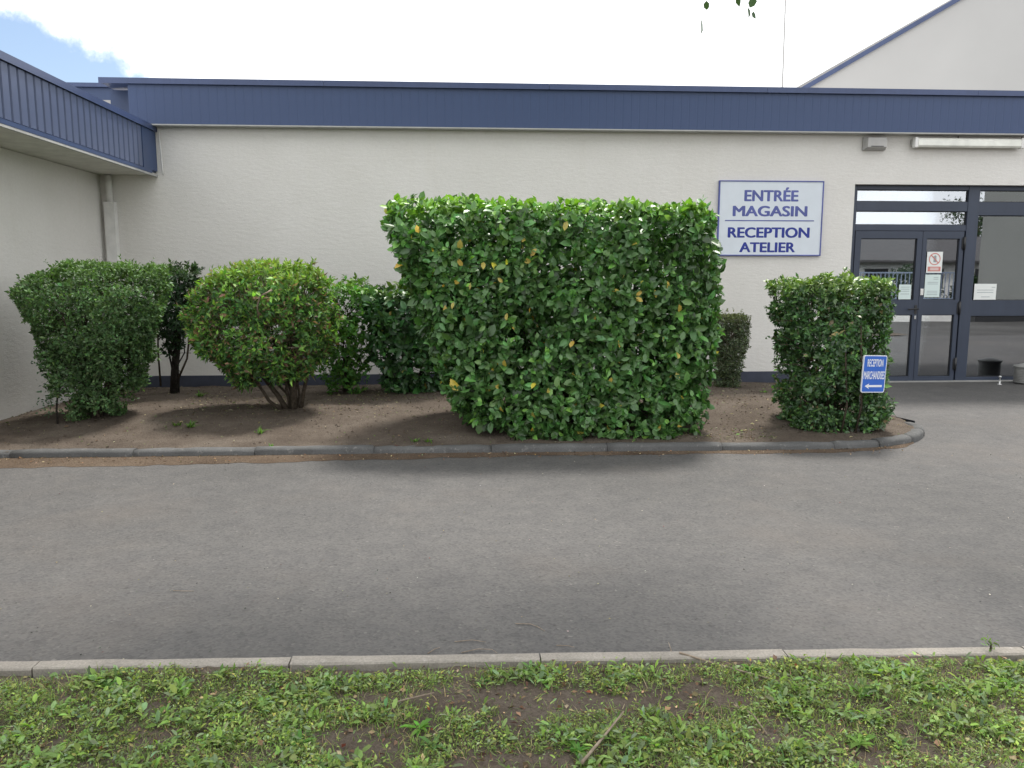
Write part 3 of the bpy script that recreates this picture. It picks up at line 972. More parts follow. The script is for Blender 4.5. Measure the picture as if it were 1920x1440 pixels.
for z in (1.663, 1.640):
    b = MB(); b.box(6.822, 6.952, PY - 0.0042, PY - 0.0035, z, z + 0.010); b.build('text_line', M['paper'], r)
r = paper('notice', 6.762, 6.995, 1.245, 1.575, PY, M['papertint'], 'pale green printed notice under the prohibition notice on the right door leaf')
for k, z in enumerate((1.530, 1.505, 1.46, 1.435, 1.33, 1.305, 1.28)):
    b = MB(); b.box(6.80 + (0.09 if k < 2 else 0), 6.962, PY - 0.003, PY - 0.002, z, z + 0.006); b.build('text_line', M['printgrey'], r)
r = paper('notice', 6.375, 6.560, 1.215, 1.430, PY, M['papertint'], 'small notice on the left door leaf, half hidden by the clipped shrub')
for k, z in enumerate((1.39, 1.36, 1.33, 1.29)):
    b = MB(); b.box(6.40, 6.535, PY - 0.003, PY - 0.002, z, z + 0.006); b.build('text_line', M['printgrey'], r)
r = paper('notice', 7.535, 7.875, 1.207, 1.440, GY - 0.012, M['paper'], 'white landscape notice low on the large window pane right of the doors')
for k, (xa, xb, z) in enumerate(((7.80, 7.855, 1.385), (7.58, 7.83, 1.345), (7.58, 7.83, 1.31), (7.65, 7.78, 1.245))):
    b = MB(); b.box(xa, xb, GY - 0.0155, GY - 0.0140, z, z + 0.007); b.build('text_line', M['printgrey'], r)

# ------------------------------------------------------------------ things by and behind the door
ld = empty('step_ladder', (7.2, 11.75, 0), 'pale step ladder leaning behind the lower pane of the right door', 'ladder')
for (xb, yb, xt, yt) in ((7.02, 11.70, 7.12, 11.85), (7.22, 11.70, 7.28, 11.85)):
    b = MB(); b.tube([(xb, yb, 0.03), (xt, yt, 0.90)], 0.016, 6); b.build('stile', M['pvc'], ld)
for k in range(4):
    z = 0.10 + 0.22 * k; t = z / 0.90
    b = MB(); b.box(7.02 + 0.10 * t, 7.22 + 0.06 * t, 11.68 + 0.15 * t, 11.74 + 0.15 * t, z, z + 0.022); b.build('rung', M['pvc'], ld)
b = MB(); b.add([(7.10, 11.82, 0.90), (7.30, 11.82, 0.90), (7.55, 12.05, 1.04), (7.35, 12.05, 1.04), (7.10, 11.82, 0.93), (7.30, 11.82, 0.93), (7.55, 12.05, 1.07), (7.35, 12.05, 1.07)], [(0, 3, 2, 1), (4, 5, 6, 7), (0, 1, 5, 4), (1, 2, 6, 5), (2, 3, 7, 6), (3, 0, 4, 7)]); b.build('platform', M['pvc'], ld)
cb = empty('display_panel', (9.0, 12.4, 0), 'pale panel standing inside behind the large window', 'panel')
b = MB(); b.add([(7.62, 12.15, 0.40), (11.4, 12.9, 0.25), (11.4, 12.93, 2.42), (7.62, 12.18, 2.42), (7.62, 12.20, 0.40), (11.4, 12.95, 0.25), (11.4, 12.98, 2.42), (7.62, 12.23, 2.42)], [(0, 1, 2, 3), (4, 7, 6, 5), (0, 4, 5, 1), (1, 5, 6, 2), (2, 6, 7, 3), (3, 7, 4, 0)]); b.build('board', M['int_wall'], cb)
for x, y in ((7.9, 12.24), (11.1, 12.88)):
    b = MB(); b.box(x - 0.02, x + 0.02, y, y + 0.04, 0.004, 0.5); b.build('leg', M['black'], cb)

pot = empty('ribbed_pot', (8.16, 10.92, 0), 'grey ribbed metal pot standing outside the large window', 'pot')
pr = [(0.001, 0.0), (0.135, 0.0)]
for k in range(9):
    z = 0.015 + k * 0.024
    pr += [(0.150, z), (0.158, z + 0.008), (0.150, z + 0.016)]
pr += [(0.165, 0.235), (0.172, 0.245), (0.165, 0.262), (0.150, 0.262), (0.145, 0.20), (0.001, 0.19)]
b = MB(); b.lathe((8.16, 10.92, 0.004), pr, 32); b.build('body', M['zinc'], pot)
b = MB(); b.lathe((8.16, 10.92, 0.0), [(0.001, 0.30), (0.06, 0.295), (0.12, 0.272), (0.144, 0.25), (0.144, 0.205)], 24); b.build('lid', M['zinc'], pot)
ds = empty('door_stop', (7.70, 10.82, 0), 'small upright metal door stop on the ground before the entrance', 'door stop')
b = MB(); b.lathe((7.70, 10.82, 0.002), [(0.001, 0), (0.03, 0), (0.03, 0.01), (0.012, 0.014), (0.010, 0.10), (0.018, 0.105), (0.018, 0.125), (0.001, 0.13)], 14); b.build('post', M['alu'], ds)

# ------------------------------------------------------------------ plants
def tint(n, base, var=0.25, mixes=()):
    """per leaf colours: base with brightness variation; mixes = [(colour, share)]"""
    t = np.tile(np.array(base, float), (n, 1))
    u = rng.random(n); acc = 0
    for c, sh in mixes:
        k = (u >= acc) & (u < acc + sh); t[k] = c; acc += sh
    return t * (1 + var * rng.normal(size=(n, 1)).clip(-2, 2)).clip(0.3, 2) * (1 + 0.08 * rng.normal(size=(n, 3)))

def shape_points(prof, n, expo, lam, p0, rough=0.06, rs=2.2, gap=0.0, gs=5.0, seed=1, top_lam=None):
    """random points inside a clipped-shrub volume, densest near its skin.
    prof rows: z, x_left, x_right, y_front, y_back"""
    prof = np.array(prof, float)
    z0, z1 = prof[0, 0], prof[-1, 0]
    out = []; nor = []; dep = []
    got = 0
    bx0, bx1, by0, by1 = prof[:, 1].min() - .1, prof[:, 2].max() + .1, prof[:, 3].min() - .1, prof[:, 4].max() + .1
    while got < n:
        m = 200000
        P = np.stack([rng.uniform(bx0, bx1, m), rng.uniform(by0, by1, m), rng.uniform(z0, z1 + 0.08, m)], 1)
        warp = (vnoise(P, rs, seed) - 0.5) * 2 * rough + (vnoise(P, rs * 3.1, seed + 1) - 0.5) * rough
        zz = P[:, 2] + warp
        xl, xr, yf, yb = (np.interp(zz, prof[:, 0], prof[:, k]) for k in (1, 2, 3, 4))
        cx, cy = (xl + xr) / 2, (yf + yb) / 2
        rx, ry = np.maximum((xr - xl) / 2 + warp, 0.02), np.maximum((yb - yf) / 2 + warp, 0.02)
        ax, ay = (P[:, 0] - cx) / rx, (P[:, 1] - cy) / ry
        f = (np.abs(ax) ** expo + np.abs(ay) ** expo) ** (1 / expo)
        ds = (1 - f) * np.minimum(rx, ry)
        dt = z1 - zz
        inside = (f < 1) & (dt > 0)
        d = np.minimum(ds, dt)
        pr = np.exp(-np.maximum(d, 0) / lam) * 1.0 + p0
        if gap > 0:
            g = vnoise(P, gs, seed + 5)
            pr *= np.clip((g - gap) / 0.18, 0.04, 1)
        k = inside & (rng.random(m) < pr)
        P = P[k]
        nx = np.sign(ax[k]) * np.abs(ax[k]) ** (expo - 1) / rx[k]
        ny = np.sign(ay[k]) * np.abs(ay[k]) ** (expo - 1) / ry[k]
        ns = np.stack([nx, ny, np.zeros(len(nx))], 1)
        ns /= np.linalg.norm(ns, axis=1, keepdims=True) + 1e-9
        wt = np.exp(-dt[k] / lam); ws = np.exp(-np.maximum(ds[k], 0) / lam)
        # widening upwards: sides look slightly down, narrowing domes look up
        slope = (np.interp(P[:, 2] + 0.1, prof[:, 0], prof[:, 2] - prof[:, 1]) - np.interp(P[:, 2] - 0.1, prof[:, 0], prof[:, 2] - prof[:, 1])) / 0.4
        nn = ns * ws[:, None]
        nn[:, 2] += wt - slope * ws
        nn /= np.linalg.norm(nn, axis=1, keepdims=True) + 1e-9
        out.append(P); nor.append(nn); dep.append(d[k]); got += len(P)
    return np.concatenate(out)[:n], np.concatenate(nor)[:n], np.concatenate(dep)[:n]

def stems(root, base, targets, r0, mat, n_bend=4, wob=0.06, name='stem', sides=7):
    for t in targets:
        b0 = Vector(base) + Vector((random.uniform(-.04, .04), random.uniform(-.04, .04), -0.03))
        t = Vector(t)
        pts = []; rads = []
        for i in range(n_bend + 2):
            q = i / (n_bend + 1)
            p = b0.lerp(t, q)
            p.z = b0.z + (t.z - b0.z) * q ** 0.85
            p += Vector((random.uniform(-wob, wob), random.uniform(-wob, wob), random.uniform(-wob, wob) * .4)) * (q * (1 - q) * 3)
            pts.append(p); rads.append(r0 * (1 - 0.75 * q))
        m = MB(); m.tube(pts, rads, sides)
        m.build(name, mat, root)

def twig_cloud(root, starts, ends, r, mat, name='twigs'):
    m = MB()
    for a, b_ in zip(starts, ends):
        a = Vector(a); b_ = Vector(b_)
        mid = a.lerp(b_, 0.5) + Vector((random.uniform(-.03, .03), random.uniform(-.03, .03), random.uniform(-.02, .02)))
        m.tube([a, mid, b_], [r, r * .75, r * .4], 4, cap=False)
    o = m.build(name, mat, root, kind='stuff')
    return o

def shrub(name, base, label, prof, n, tpl, ln, wd, base_tint, mat, expo=3.0, lam=0.10, p0=0.05, rough=0.06, gap=0.0, gs=5.0, seed=1,
          var=0.22, mixes=(), top_tint=None, top_h=0.12, up=0.35, jitter=0.9, stem_n=7, stem_r=0.02, stem_mat='bark', twigs=200, group='clipped shrubs in the bed', cat='shrub', twig_mat='bark', gain=1.35, cluster=5, shoots=60, tone=0.22):
    root = empty(name, (base[0], base[1], bz(base[0], base[1])), label, cat, group)
    nc = max(1, n // cluster)
    P, N, D = shape_points(prof, nc, expo, lam, p0, rough=rough, gap=gap, gs=gs, seed=seed)
    # leaves sit in whorls round shoot tips that point outwards and upwards
    A = N * 0.8 + rand_dirs(nc) * 0.7 + np.array([0, 0, 0.35]); A /= np.linalg.norm(A, axis=1, keepdims=True)
    if shoots:
        k = rng.choice(np.where((D < 0.05) & (P[:, 2] > prof[0][0] + 0.15))[0], shoots)
        so = rng.uniform(0.03, 0.10, shoots)[:, None]
        P = np.concatenate([P, P[k] + A[k] * so, P[k] + A[k] * so * 0.5]); N = np.concatenate([N, N[k], N[k]]); D = np.concatenate([D, D[k], D[k]]); A = np.concatenate([A, A[k], A[k]])
    nc = len(P)
    size_c = np.exp(rng.normal(size=nc) * 0.22).clip(0.55, 1.6)
    tone_c = (1 + tone * rng.normal(size=nc)).clip(0.45, 1.9)
    P, N, D, A, size_c, tone_c = (np.repeat(a, cluster, axis=0) for a in (P, N, D, A, size_c, tone_c))
    m = len(P)
    U = A * 0.55 + rand_dirs(m) * 0.95 + np.array([0, 0, -0.05])
    U /= np.linalg.norm(U, axis=1, keepdims=True)
    P = P + A * (ln * 0.5 * rng.uniform(-1.0, 0.6, (m, 1)))
    # blades face the open side
    W = A * 0.5 + N * 0.55 + rand_dirs(m) * jitter * 0.75 + np.array([0, 0, up])
    L = ln * rng.uniform(0.6, 1.2, m) * size_c; Wd = wd * L / ln * rng.uniform(0.8, 1.15, m)
    T = tint(m, base_tint, var, mixes) * gain * tone_c[:, None]
    # patches of slightly different growth
    pt = vnoise(P, 3.0, seed + 9)
    T *= (0.78 + 0.44 * pt)[:, None]
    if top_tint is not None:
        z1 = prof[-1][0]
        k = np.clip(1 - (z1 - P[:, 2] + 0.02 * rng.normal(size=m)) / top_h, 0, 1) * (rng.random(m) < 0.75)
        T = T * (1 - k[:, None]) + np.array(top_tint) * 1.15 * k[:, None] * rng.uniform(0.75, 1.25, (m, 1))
    me = leaf_mesh('foliage', tpl, P, U, W, L, Wd, T.clip(0.004, 0.9), mat, off=tuple(root.location))
    fo = bpy.data.objects.new('foliage', me); col.objects.link(fo); fo.parent = root; fo['kind'] = 'stuff'
    idx = rng.choice(m, stem_n, replace=False)
    tg = []
    for i in idx:
        q = P[i]; c = np.array([base[0], base[1], q[2]])
        tg.append(tuple(c + (q - c) * 0.8))
    stems(root, (base[0], base[1], root.location.z), tg, stem_r, M[stem_mat])
    if twigs:
        ii = rng.choice(m, twigs, replace=False)
        st = []; en = []
        for i in ii:
            q = P[i]; n_ = N[i]
            st.append(q - n_ * 0.22 + rng.normal(size=3) * 0.06 - np.array([0, 0, 0.1])); en.append(q)
        twig_cloud(root, st, en, 0.0035, M[twig_mat])
    return root, P, N, D

GREEN_D = (0.020, 0.062, 0.014)

# 1. dark small-leaved shrub at the far left
prof = [(0.02, -3.85, -3.58, 7.98, 8.5), (0.22, -4.02, -3.52, 7.92, 8.6), (0.66, -4.24, -3.32, 7.82, 8.9), (1.10, -4.36, -3.16, 7.72, 9.1), (1.40, -4.44, -3.10, 7.70, 9.1), (1.56, -4.34, -3.08, 7.92, 9.05), (1.68, -4.15, -3.14, 8.2, 8.95)]
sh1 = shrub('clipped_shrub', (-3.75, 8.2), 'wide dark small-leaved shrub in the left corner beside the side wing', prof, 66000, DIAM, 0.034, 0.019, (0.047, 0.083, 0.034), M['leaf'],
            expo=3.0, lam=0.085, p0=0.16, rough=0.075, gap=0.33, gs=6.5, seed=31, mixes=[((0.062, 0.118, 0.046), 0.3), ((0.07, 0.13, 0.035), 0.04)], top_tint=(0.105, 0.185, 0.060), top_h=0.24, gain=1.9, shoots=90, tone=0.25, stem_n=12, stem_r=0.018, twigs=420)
m_ = MB(); m_.tube([(-4.02, 7.95, bz(-4.02, 7.95) - 0.02), (-4.02, 7.95, 0.25), (-4.0, 7.98, 0.5), (-4.06, 8.05, 0.9)], [0.010, 0.009, 0.008, 0.006], 7); m_.build('stem', M['bark_dark'], sh1[0])

nn_ = 150
zz_ = rng.uniform(0.18, 0.75, nn_)
pp = np.stack([-4.05 + rng.normal(size=nn_) * 0.075, 7.96 + rng.normal(size=nn_) * 0.06, zz_], 1)
me = leaf_mesh('stem_leaves', DIAM, pp, rand_dirs(nn_), rand_dirs(nn_) + np.array([0, -.3, .7]), np.full(nn_, .034), np.full(nn_, .019), tint(nn_, (.06, .12, .06)), M['leaf'], off=tuple(sh1[0].location))
o = bpy.data.objects.new('stem_leaves', me); o.parent = sh1[0]; o['kind'] = 'stuff'; col.objects.link(o)

# 2. thin leggy dark shrub behind
prof = [(0.45, -3.62, -3.50, 9.85, 10.0), (0.8, -3.70, -3.42, 9.75, 10.1), (1.2, -3.74, -3.34, 9.7, 10.2), (1.45, -3.78, -3.16, 9.65, 10.3), (1.62, -3.74, -3.14, 9.7, 10.25)]
sh2 = shrub('leggy_shrub', (-3.56, 9.9), 'thin leggy shrub with a dark trunk between the left shrub and the round one', prof, 4600, DIAM, 0.05, 0.026, (0.028, 0.060, 0.028), M['leaf'],
            expo=2.2, lam=0.10, p0=0.2, rough=0.05, seed=41, top_tint=(0.06, 0.11, 0.035), stem_n=5, stem_r=0.014, stem_mat='bark_dark', twigs=90, twig_mat='bark_dark')
z_ = bz(-3.56, 9.9)
m_ = MB(); m_.tube([(-3.58, 9.88, z_ - .03), (-3.56, 9.9, .4), (-3.5, 9.92, .85), (-3.47, 9.9, 1.3)], [.052, .045, .04, .025], 9); m_.build('trunk', M['bark_dark'], sh2[0])
m_ = MB(); m_.tube([(-3.50, 9.85, z_ + .2), (-3.38, 9.83, .55), (-3.32, 9.84, .95), (-3.34, 9.85, 1.2)], [.014, .012, .010, .006], 6); m_.build('stem', M['bark'], sh2[0])
m_ = MB(); m_.tube([(-3.72, 9.85, z_ + .1), (-3.72, 9.83, .6), (-3.70, 9.84, 1.25)], [.012, .011, .008], 6); m_.build('stem', M['bark'], sh2[0])

# 3. round-headed shrub on bare stems
prof = [(0.36, -2.42, -2.10, 8.45, 8.7), (0.46, -2.52, -1.85, 8.35, 8.9), (0.60, -2.66, -1.64, 8.2, 9.1), (0.80, -2.80, -1.52, 8.05, 9.2), (1.05, -2.88, -1.45, 7.95, 9.3), (1.30, -2.88, -1.44, 7.92, 9.3), (1.46, -2.78, -1.46, 7.98, 9.2), (1.57, -2.60, -1.52, 8.08, 9.15), (1.64, -2.42, -1.60, 8.2, 9.05), (1.70, -2.2, -1.70, 8.4, 8.95)]
sh3 = shrub('round_shrub', (-1.87, 8.66), 'round-headed bright green shrub on bare stems with brown twigs showing', prof, 26000, DIAM, 0.062, 0.025, (0.082, 0.165, 0.050), M['leaf'],
            expo=2.2, lam=0.10, p0=0.10, rough=0.10, gap=0.40, gs=7, seed=51, mixes=[((0.15, 0.28, 0.055), 0.28), ((0.17, 0.11, 0.07), 0.14), ((0.045, 0.110, 0.035), 0.2)], top_tint=(0.21, 0.30, 0.06), top_h=0.34, stem_n=9, stem_r=0.016, twigs=1300, shoots=160, tone=0.3, gain=1.5, twig_mat='twig', jitter=1.1)
z_ = bz(-1.87, 8.66)
for pts, r_ in (([(-1.86, 8.64, z_ - .03), (-1.855, 8.64, .35), (-1.84, 8.66, .6), (-1.75, 8.65, .95)], .040),
                ([(-1.93, 8.66, z_ - .03), (-2.02, 8.65, .25), (-2.18, 8.64, .48), (-2.42, 8.62, .75)], .030),
                ([(-1.80, 8.70, z_ - .03), (-1.76, 8.70, .3), (-1.70, 8.72, .55), (-1.5, 8.75, .9)], .024),
                ([(-1.95, 8.6, z_ - .03), (-2.10, 8.55, .22), (-2.2, 8.5, .42), (-2.3, 8.45, .6)], .020),
                ([(-1.84, 8.74, z_ - .03), (-1.9, 8.8, .3), (-2.0, 8.9, .6), (-2.1, 9.0, .9)], .026)):
    m_ = MB(); m_.tube(pts, [r_, r_ * .9, r_ * .75, r_ * .4], 9); m_.build('trunk', M['bark'], sh3[0])
m_ = MB(); m_.tube([(-2.02, 7.95, 1.13), (-2.01, 7.87, 1.26), (-1.97, 7.85, 1.36), (-1.86, 7.87, 1.42)], [.006, .007, .008, .012], 6); m_.build('dead_shoot', M['twig'], sh3[0], label='bleached dead shoot lying across the crown')

# 4. airy shrub behind, stems showing
prof = [(0.08, -1.62, -1.30, 9.6, 10.0), (0.3, -1.72, -1.20, 9.5, 10.1), (0.8, -1.76, -1.14, 9.4, 10.2), (1.3, -1.78, -1.10, 9.35, 10.25), (1.48, -1.72, -1.12, 9.4, 10.2)]
shrub('airy_shrub', (-1.46, 9.8), 'airy light green shrub with upright stems right of the round one', prof, 4200, DIAM, 0.062, 0.034, (0.070, 0.170, 0.040), M['leaf'],
      expo=2.4, lam=0.16, p0=0.15, rough=0.06, gap=0.30, gs=5, seed=61, mixes=[((0.10, 0.21, 0.035), 0.25)], top_tint=(0.14, 0.25, 0.04), top_h=0.2, stem_n=14, stem_r=0.010, twigs=120)

# 5. low laurel behind
prof = [(0.06, -0.95, -0.35, 9.6, 10.2), (0.42, -1.10, -0.2, 9.4, 10.4), (1.0, -1.20, -0.1, 9.3, 10.5), (1.25, -1.18, -0.1, 9.3, 10.5), (1.40, -1.12, -0.15, 9.35, 10.45)]
shrub('laurel_shrub', (-0.65, 9.85), 'dark glossy laurel shrub half hidden behind the big hedge', prof, 6000, OVAL, 0.095, 0.050, (0.040, 0.100, 0.036), M['laurel'],
      expo=2.8, lam=0.12, p0=0.08, rough=0.07, gap=0.2, gs=4, seed=71, mixes=[((0.05, 0.13, 0.03), 0.2), ((0.25, 0.20, 0.03), 0.012)], top_tint=(0.13, 0.21, 0.035), stem_n=7, stem_r=0.018, twigs=90)

# 6. big laurel hedge
prof = [(0.03, 0.40, 2.20, 7.08, 8.35), (0.12, 0.26, 2.27, 7.02, 8.45), (0.20, 0.04, 2.29, 7.02, 8.5), (0.56, -0.20, 2.34, 7.03, 8.55), (0.96, -0.34, 2.38, 7.04, 8.6), (1.34, -0.47, 2.43, 7.05, 8.6), (1.80, -0.64, 2.42, 7.05, 8.6), (2.02, -0.74, 2.34, 7.05, 8.6), (2.20, -0.74, 2.28, 7.10, 8.55)]
LA = (0.052, 0.116, 0.034)
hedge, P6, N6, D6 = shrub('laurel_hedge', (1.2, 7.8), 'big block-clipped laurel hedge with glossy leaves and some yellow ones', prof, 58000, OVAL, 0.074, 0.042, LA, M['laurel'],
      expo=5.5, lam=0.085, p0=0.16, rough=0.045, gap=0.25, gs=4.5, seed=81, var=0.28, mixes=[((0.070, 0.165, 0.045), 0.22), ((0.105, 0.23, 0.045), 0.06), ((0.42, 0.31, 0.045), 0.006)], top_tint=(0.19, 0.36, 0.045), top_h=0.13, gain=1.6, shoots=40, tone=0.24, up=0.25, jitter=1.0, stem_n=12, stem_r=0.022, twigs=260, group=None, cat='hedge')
# the leaves that show largest, each one an object
kinds = []
for k, c in enumerate([(0.085, 0.185, 0.055), (0.112, 0.220, 0.075), (0.066, 0.152, 0.050), (0.125, 0.235, 0.095), (0.150, 0.285, 0.075), (0.52, 0.43, 0.10), (0.58, 0.42, 0.09)]):
    kinds.append(leaf_mesh('leaf', OVAL, np.zeros((1, 3)), np.array([[1., 0, 0]]), np.array([[0, 0, 1.]]), np.array([1.0]), np.array([0.56]), np.array([c]), M['laurel']))
fr = np.where((P6[:, 1] < 7.11) & (D6 < 0.06) & (P6[:, 2] < 2.2))[0]
pick = rng.choice(fr, 290, replace=False)
hl = np.array(hedge.location)
for c, i in enumerate(pick):
    kind = (5 + (c % 2)) if c < 42 else int(rng.choice(5, p=[.34, .26, .16, .14, .10]))
    n_ = N6[i] * 0.9 + rand_dirs(1)[0] * 0.55 + np.array([0, 0, .2])
    u_ = rand_dirs(1)[0] + np.array([0, -0.15, -0.1])
    u_ /= np.linalg.norm(u_); n_ -= u_ * (n_ @ u_); n_ /= np.linalg.norm(n_)
    v_ = np.cross(n_, u_)
    sc = rng.uniform(0.070, 0.108) * (0.85 if kind > 4 else 1)
    p_ = P6[i] + N6[i] * 0.03 - hl
    o = bpy.data.objects.new('leaf', kinds[kind])
    o.matrix_local = Matrix(((u_[0] * sc, v_[0] * sc, n_[0] * sc, p_[0]), (u_[1] * sc, v_[1] * sc, n_[1] * sc, p_[1]), (u_[2] * sc, v_[2] * sc, n_[2] * sc, p_[2]), (0, 0, 0, 1)))
    o.parent = hedge
    col.objects.link(o)

# 7. small grey-green shrub by the wall
prof = [(0.02, 3.36, 3.66, 10.1, 10.5), (0.3, 3.34, 3.68, 10.05, 10.55), (0.7, 3.26, 3.74, 10.0, 10.6), (0.95, 3.2, 3.76, 10.0, 10.6), (1.04, 3.24, 3.73, 10.03, 10.57)]
shrub('grey_shrub', (3.5, 10.3), 'small grey-green clipped shrub against the wall right of the big hedge', prof, 24000, DIAM, 0.028, 0.013, (0.10, 0.13, 0.075), M['leaf'],
      expo=3.5, lam=0.07, p0=0.2, rough=0.05, gap=0.15, gs=8, seed=91, mixes=[((0.05, 0.065, 0.035), 0.3)], top_tint=(0.16, 0.18, 0.075), top_h=0.12, stem_n=6, stem_r=0.010, twigs=160, twig_mat='twig')

# 8. clipped shrub on the right, holding the blue sign
prof = [(0.06, 3.22, 4.06, 7.12, 7.9), (0.25, 3.20, 4.08, 7.10, 7.95), (0.6, 3.16, 4.08, 7.10, 7.95), (1.0, 3.10, 4.10, 7.10, 8.0), (1.32, 3.04, 4.11, 7.10, 8.0), (1.50, 3.02, 4.10, 7.12, 7.98)]
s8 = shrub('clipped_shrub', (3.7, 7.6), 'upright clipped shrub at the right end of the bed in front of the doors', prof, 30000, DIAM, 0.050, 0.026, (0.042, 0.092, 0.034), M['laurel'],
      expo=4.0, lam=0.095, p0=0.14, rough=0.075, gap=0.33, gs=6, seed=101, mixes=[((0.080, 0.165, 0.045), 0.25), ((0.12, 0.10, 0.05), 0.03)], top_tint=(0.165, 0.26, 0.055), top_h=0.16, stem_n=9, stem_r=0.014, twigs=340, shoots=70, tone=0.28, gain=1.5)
for (xa, xb) in ((3.56, 3.52), (3.70, 3.68)):
    z_ = bz(xa, 7.15)
    m_ = MB(); m_.tube([(xa, 7.14, z_), (xa + .02, 7.10, .35), ((xa + xb) / 2, 7.09, .75), (xb, 7.12, 1.1)], [.009, .009, .008, .005], 6); m_.build('stem', M['bark'], s8[0])
# stray shoots sticking out of its left side
pp = []; uu = []
m_ = MB()
for (x_, y_, z_) in ((2.93, 7.3, .97), (2.98, 7.25, .90), (3.02, 7.2, .72), (3.0, 7.35, 1.12), (3.05, 7.3, .55)):
    m_.tube([(x_ + .28, y_ + .1, z_ - .05), (x_ + .1, y_ + .02, z_ + .01), (x_ - .06, y_, z_ + .01)], [.005, .004, .002], 5, cap=False)
    for k in range(9):
        pp.append((x_ - .06 + k * .028 + random.uniform(-.01, .01), y_ + random.uniform(-.02, .02), z_ + random.uniform(-.015, .015))); uu.append((random.uniform(-1, .3), random.uniform(-1, 1), random.uniform(-.7, .5)))
m_.build('shoots', M['bark'], s8[0], kind='stuff')
pp = np.array(pp); nn_ = len(pp)
me = leaf_mesh('shoot_leaves', DIAM, pp, np.array(uu), rand_dirs(nn_) + np.array([0, -.3, .7]), np.full(nn_, .05), np.full(nn_, .026), tint(nn_, (.03, .085, .022)), M['laurel'], off=tuple(s8[0].location))
o = bpy.data.objects.new('shoot_leaves', me); o.parent = s8[0]; o['kind'] = 'stuff'; col.objects.link(o)

# ------------------------------------------------------------------ blue direction sign
bs = empty('direction_sign', (3.77, 7.0, 0.06), 'small blue goods reception sign with a white arrow in front of the right shrub', 'sign')
RW, RH = 0.262, 0.345
fr8 = Matrix.Translation((3.763, 6.985, 0.660)) @ Matrix.Rotation(R(14), 4, 'Z') @ Matrix.Rotation(R(2.4), 4, 'Y')
def rrect(w, h, r, y):
    pts = []
    for cx, cz, a0 in ((w / 2 - r, h / 2 - r, 0), (-w / 2 + r, h / 2 - r, 90), (-w / 2 + r, -h / 2 + r, 180), (w / 2 - r, -h / 2 + r, 270)):
        for k in range(5):
            a = R(a0 + 22.5 * k)
            pts.append((cx + r * math.cos(a), y, cz + r * math.sin(a)))
    return pts
def plate(name, w, h, r, y0, y1, mat):
    a = rrect(w, h, r, y0); c = rrect(w, h, r, y1); n = len(a)
    mb = MB()
    mb.add([tuple(fr8 @ Vector(p)) for p in a + c], [tuple(range(n)), tuple(range(2 * n - 1, n - 1, -1))] + [(k, k + n, (k + 1) % n + n, (k + 1) % n) for k in range(n)])
    return mb.build(name, mat, bs)
plate('plate', RW, RH, 0.018, 0.0, 0.012, M['signwhite'])
plate('blue_face', RW - 0.016, RH - 0.016, 0.014, -0.0015, -0.0003, M['signblue'])
put_text('RECEPTION', -0.088, 0.090, 0.068, 0.137, -0.0028, M['signwhite'], bs, 0.017, frame=fr8)
put_text('MARCHANDISES', -0.116, 0.117, -0.048, 0.026, -0.0028, M['signwhite'], bs, 0.017, frame=fr8)
mb = MB()
arrow = [(-0.098, -0.112), (-0.045, -0.086), (-0.058, -0.103), (0.096, -0.101), (0.096, -0.121), (-0.058, -0.121), (-0.045, -0.139)]
mb.add([tuple(fr8 @ Vector((x, -0.003, z))) for x, z in arrow], [tuple(range(len(arrow)))])
mb.build('arrow', M['signwhite'], bs)
mb = MB(); mb.tube([(3.77, 7.22, 0.02), (3.77, 7.22, 0.80)], 0.014, 8); mb.tube([(3.77, 7.22, 0.70), (3.765, 7.0, 0.70)], 0.008, 6); mb.build('post', M['alu'], bs)

# ------------------------------------------------------------------ things lying in the bed
def scatter_bed(n, x0, x1, y0, y1):
    P = np.stack([rng.uniform(x0, x1, n), rng.uniform(y0, y1, n)], 1)
    k = bed_inside(P[:, 0], P[:, 1]); P = P[k]
    return np.concatenate([P, (bed_z(P[:, 0], P[:, 1]) + 0.004)[:, None]], 1)
P = scatter_bed(14000, -4.8, 4.6, 6.85, 11.1)
dens = vnoise(P, 1.4, 5) * (0.35 + 0.65 * np.clip(1 - np.abs(P[:, 1] - 8.9) / 1.8, 0, 1))
P = P[rng.random(len(P)) < dens * 1.1]
P = np.concatenate([P, scatter_bed(420, 1.6, 2.9, 6.95, 7.35), scatter_bed(350, -1.6, -0.2, 9.0, 9.8), scatter_bed(520, -3.2, -2.0, 8.5, 9.6)])
n = len(P)
T = tint(n, (0.20, 0.16, 0.10), 0.3, [((0.15, 0.21, 0.07), 0.22), ((0.36, 0.33, 0.20), 0.16), ((0.10, 0.068, 0.045), 0.35)])
L = rng.uniform(0.010, 0.028, n) * np.where(rng.random(n) < 0.12, 2.0, 1.0)
me = leaf_mesh('leaf_litter', DIAM, P, rand_dirs(n) * np.array([1, 1, 0.2]), rand_dirs(n) * 0.5 + np.array([0, 0, 1.]), L, L * rng.uniform(0.25, 0.55, n), T, M['litter'])
o = bpy.data.objects.new('leaf_litter', me); col.objects.link(o)
setp(o, 'scattered hedge clippings and dry leaves on the bare soil', 'leaf litter', kind='stuff')

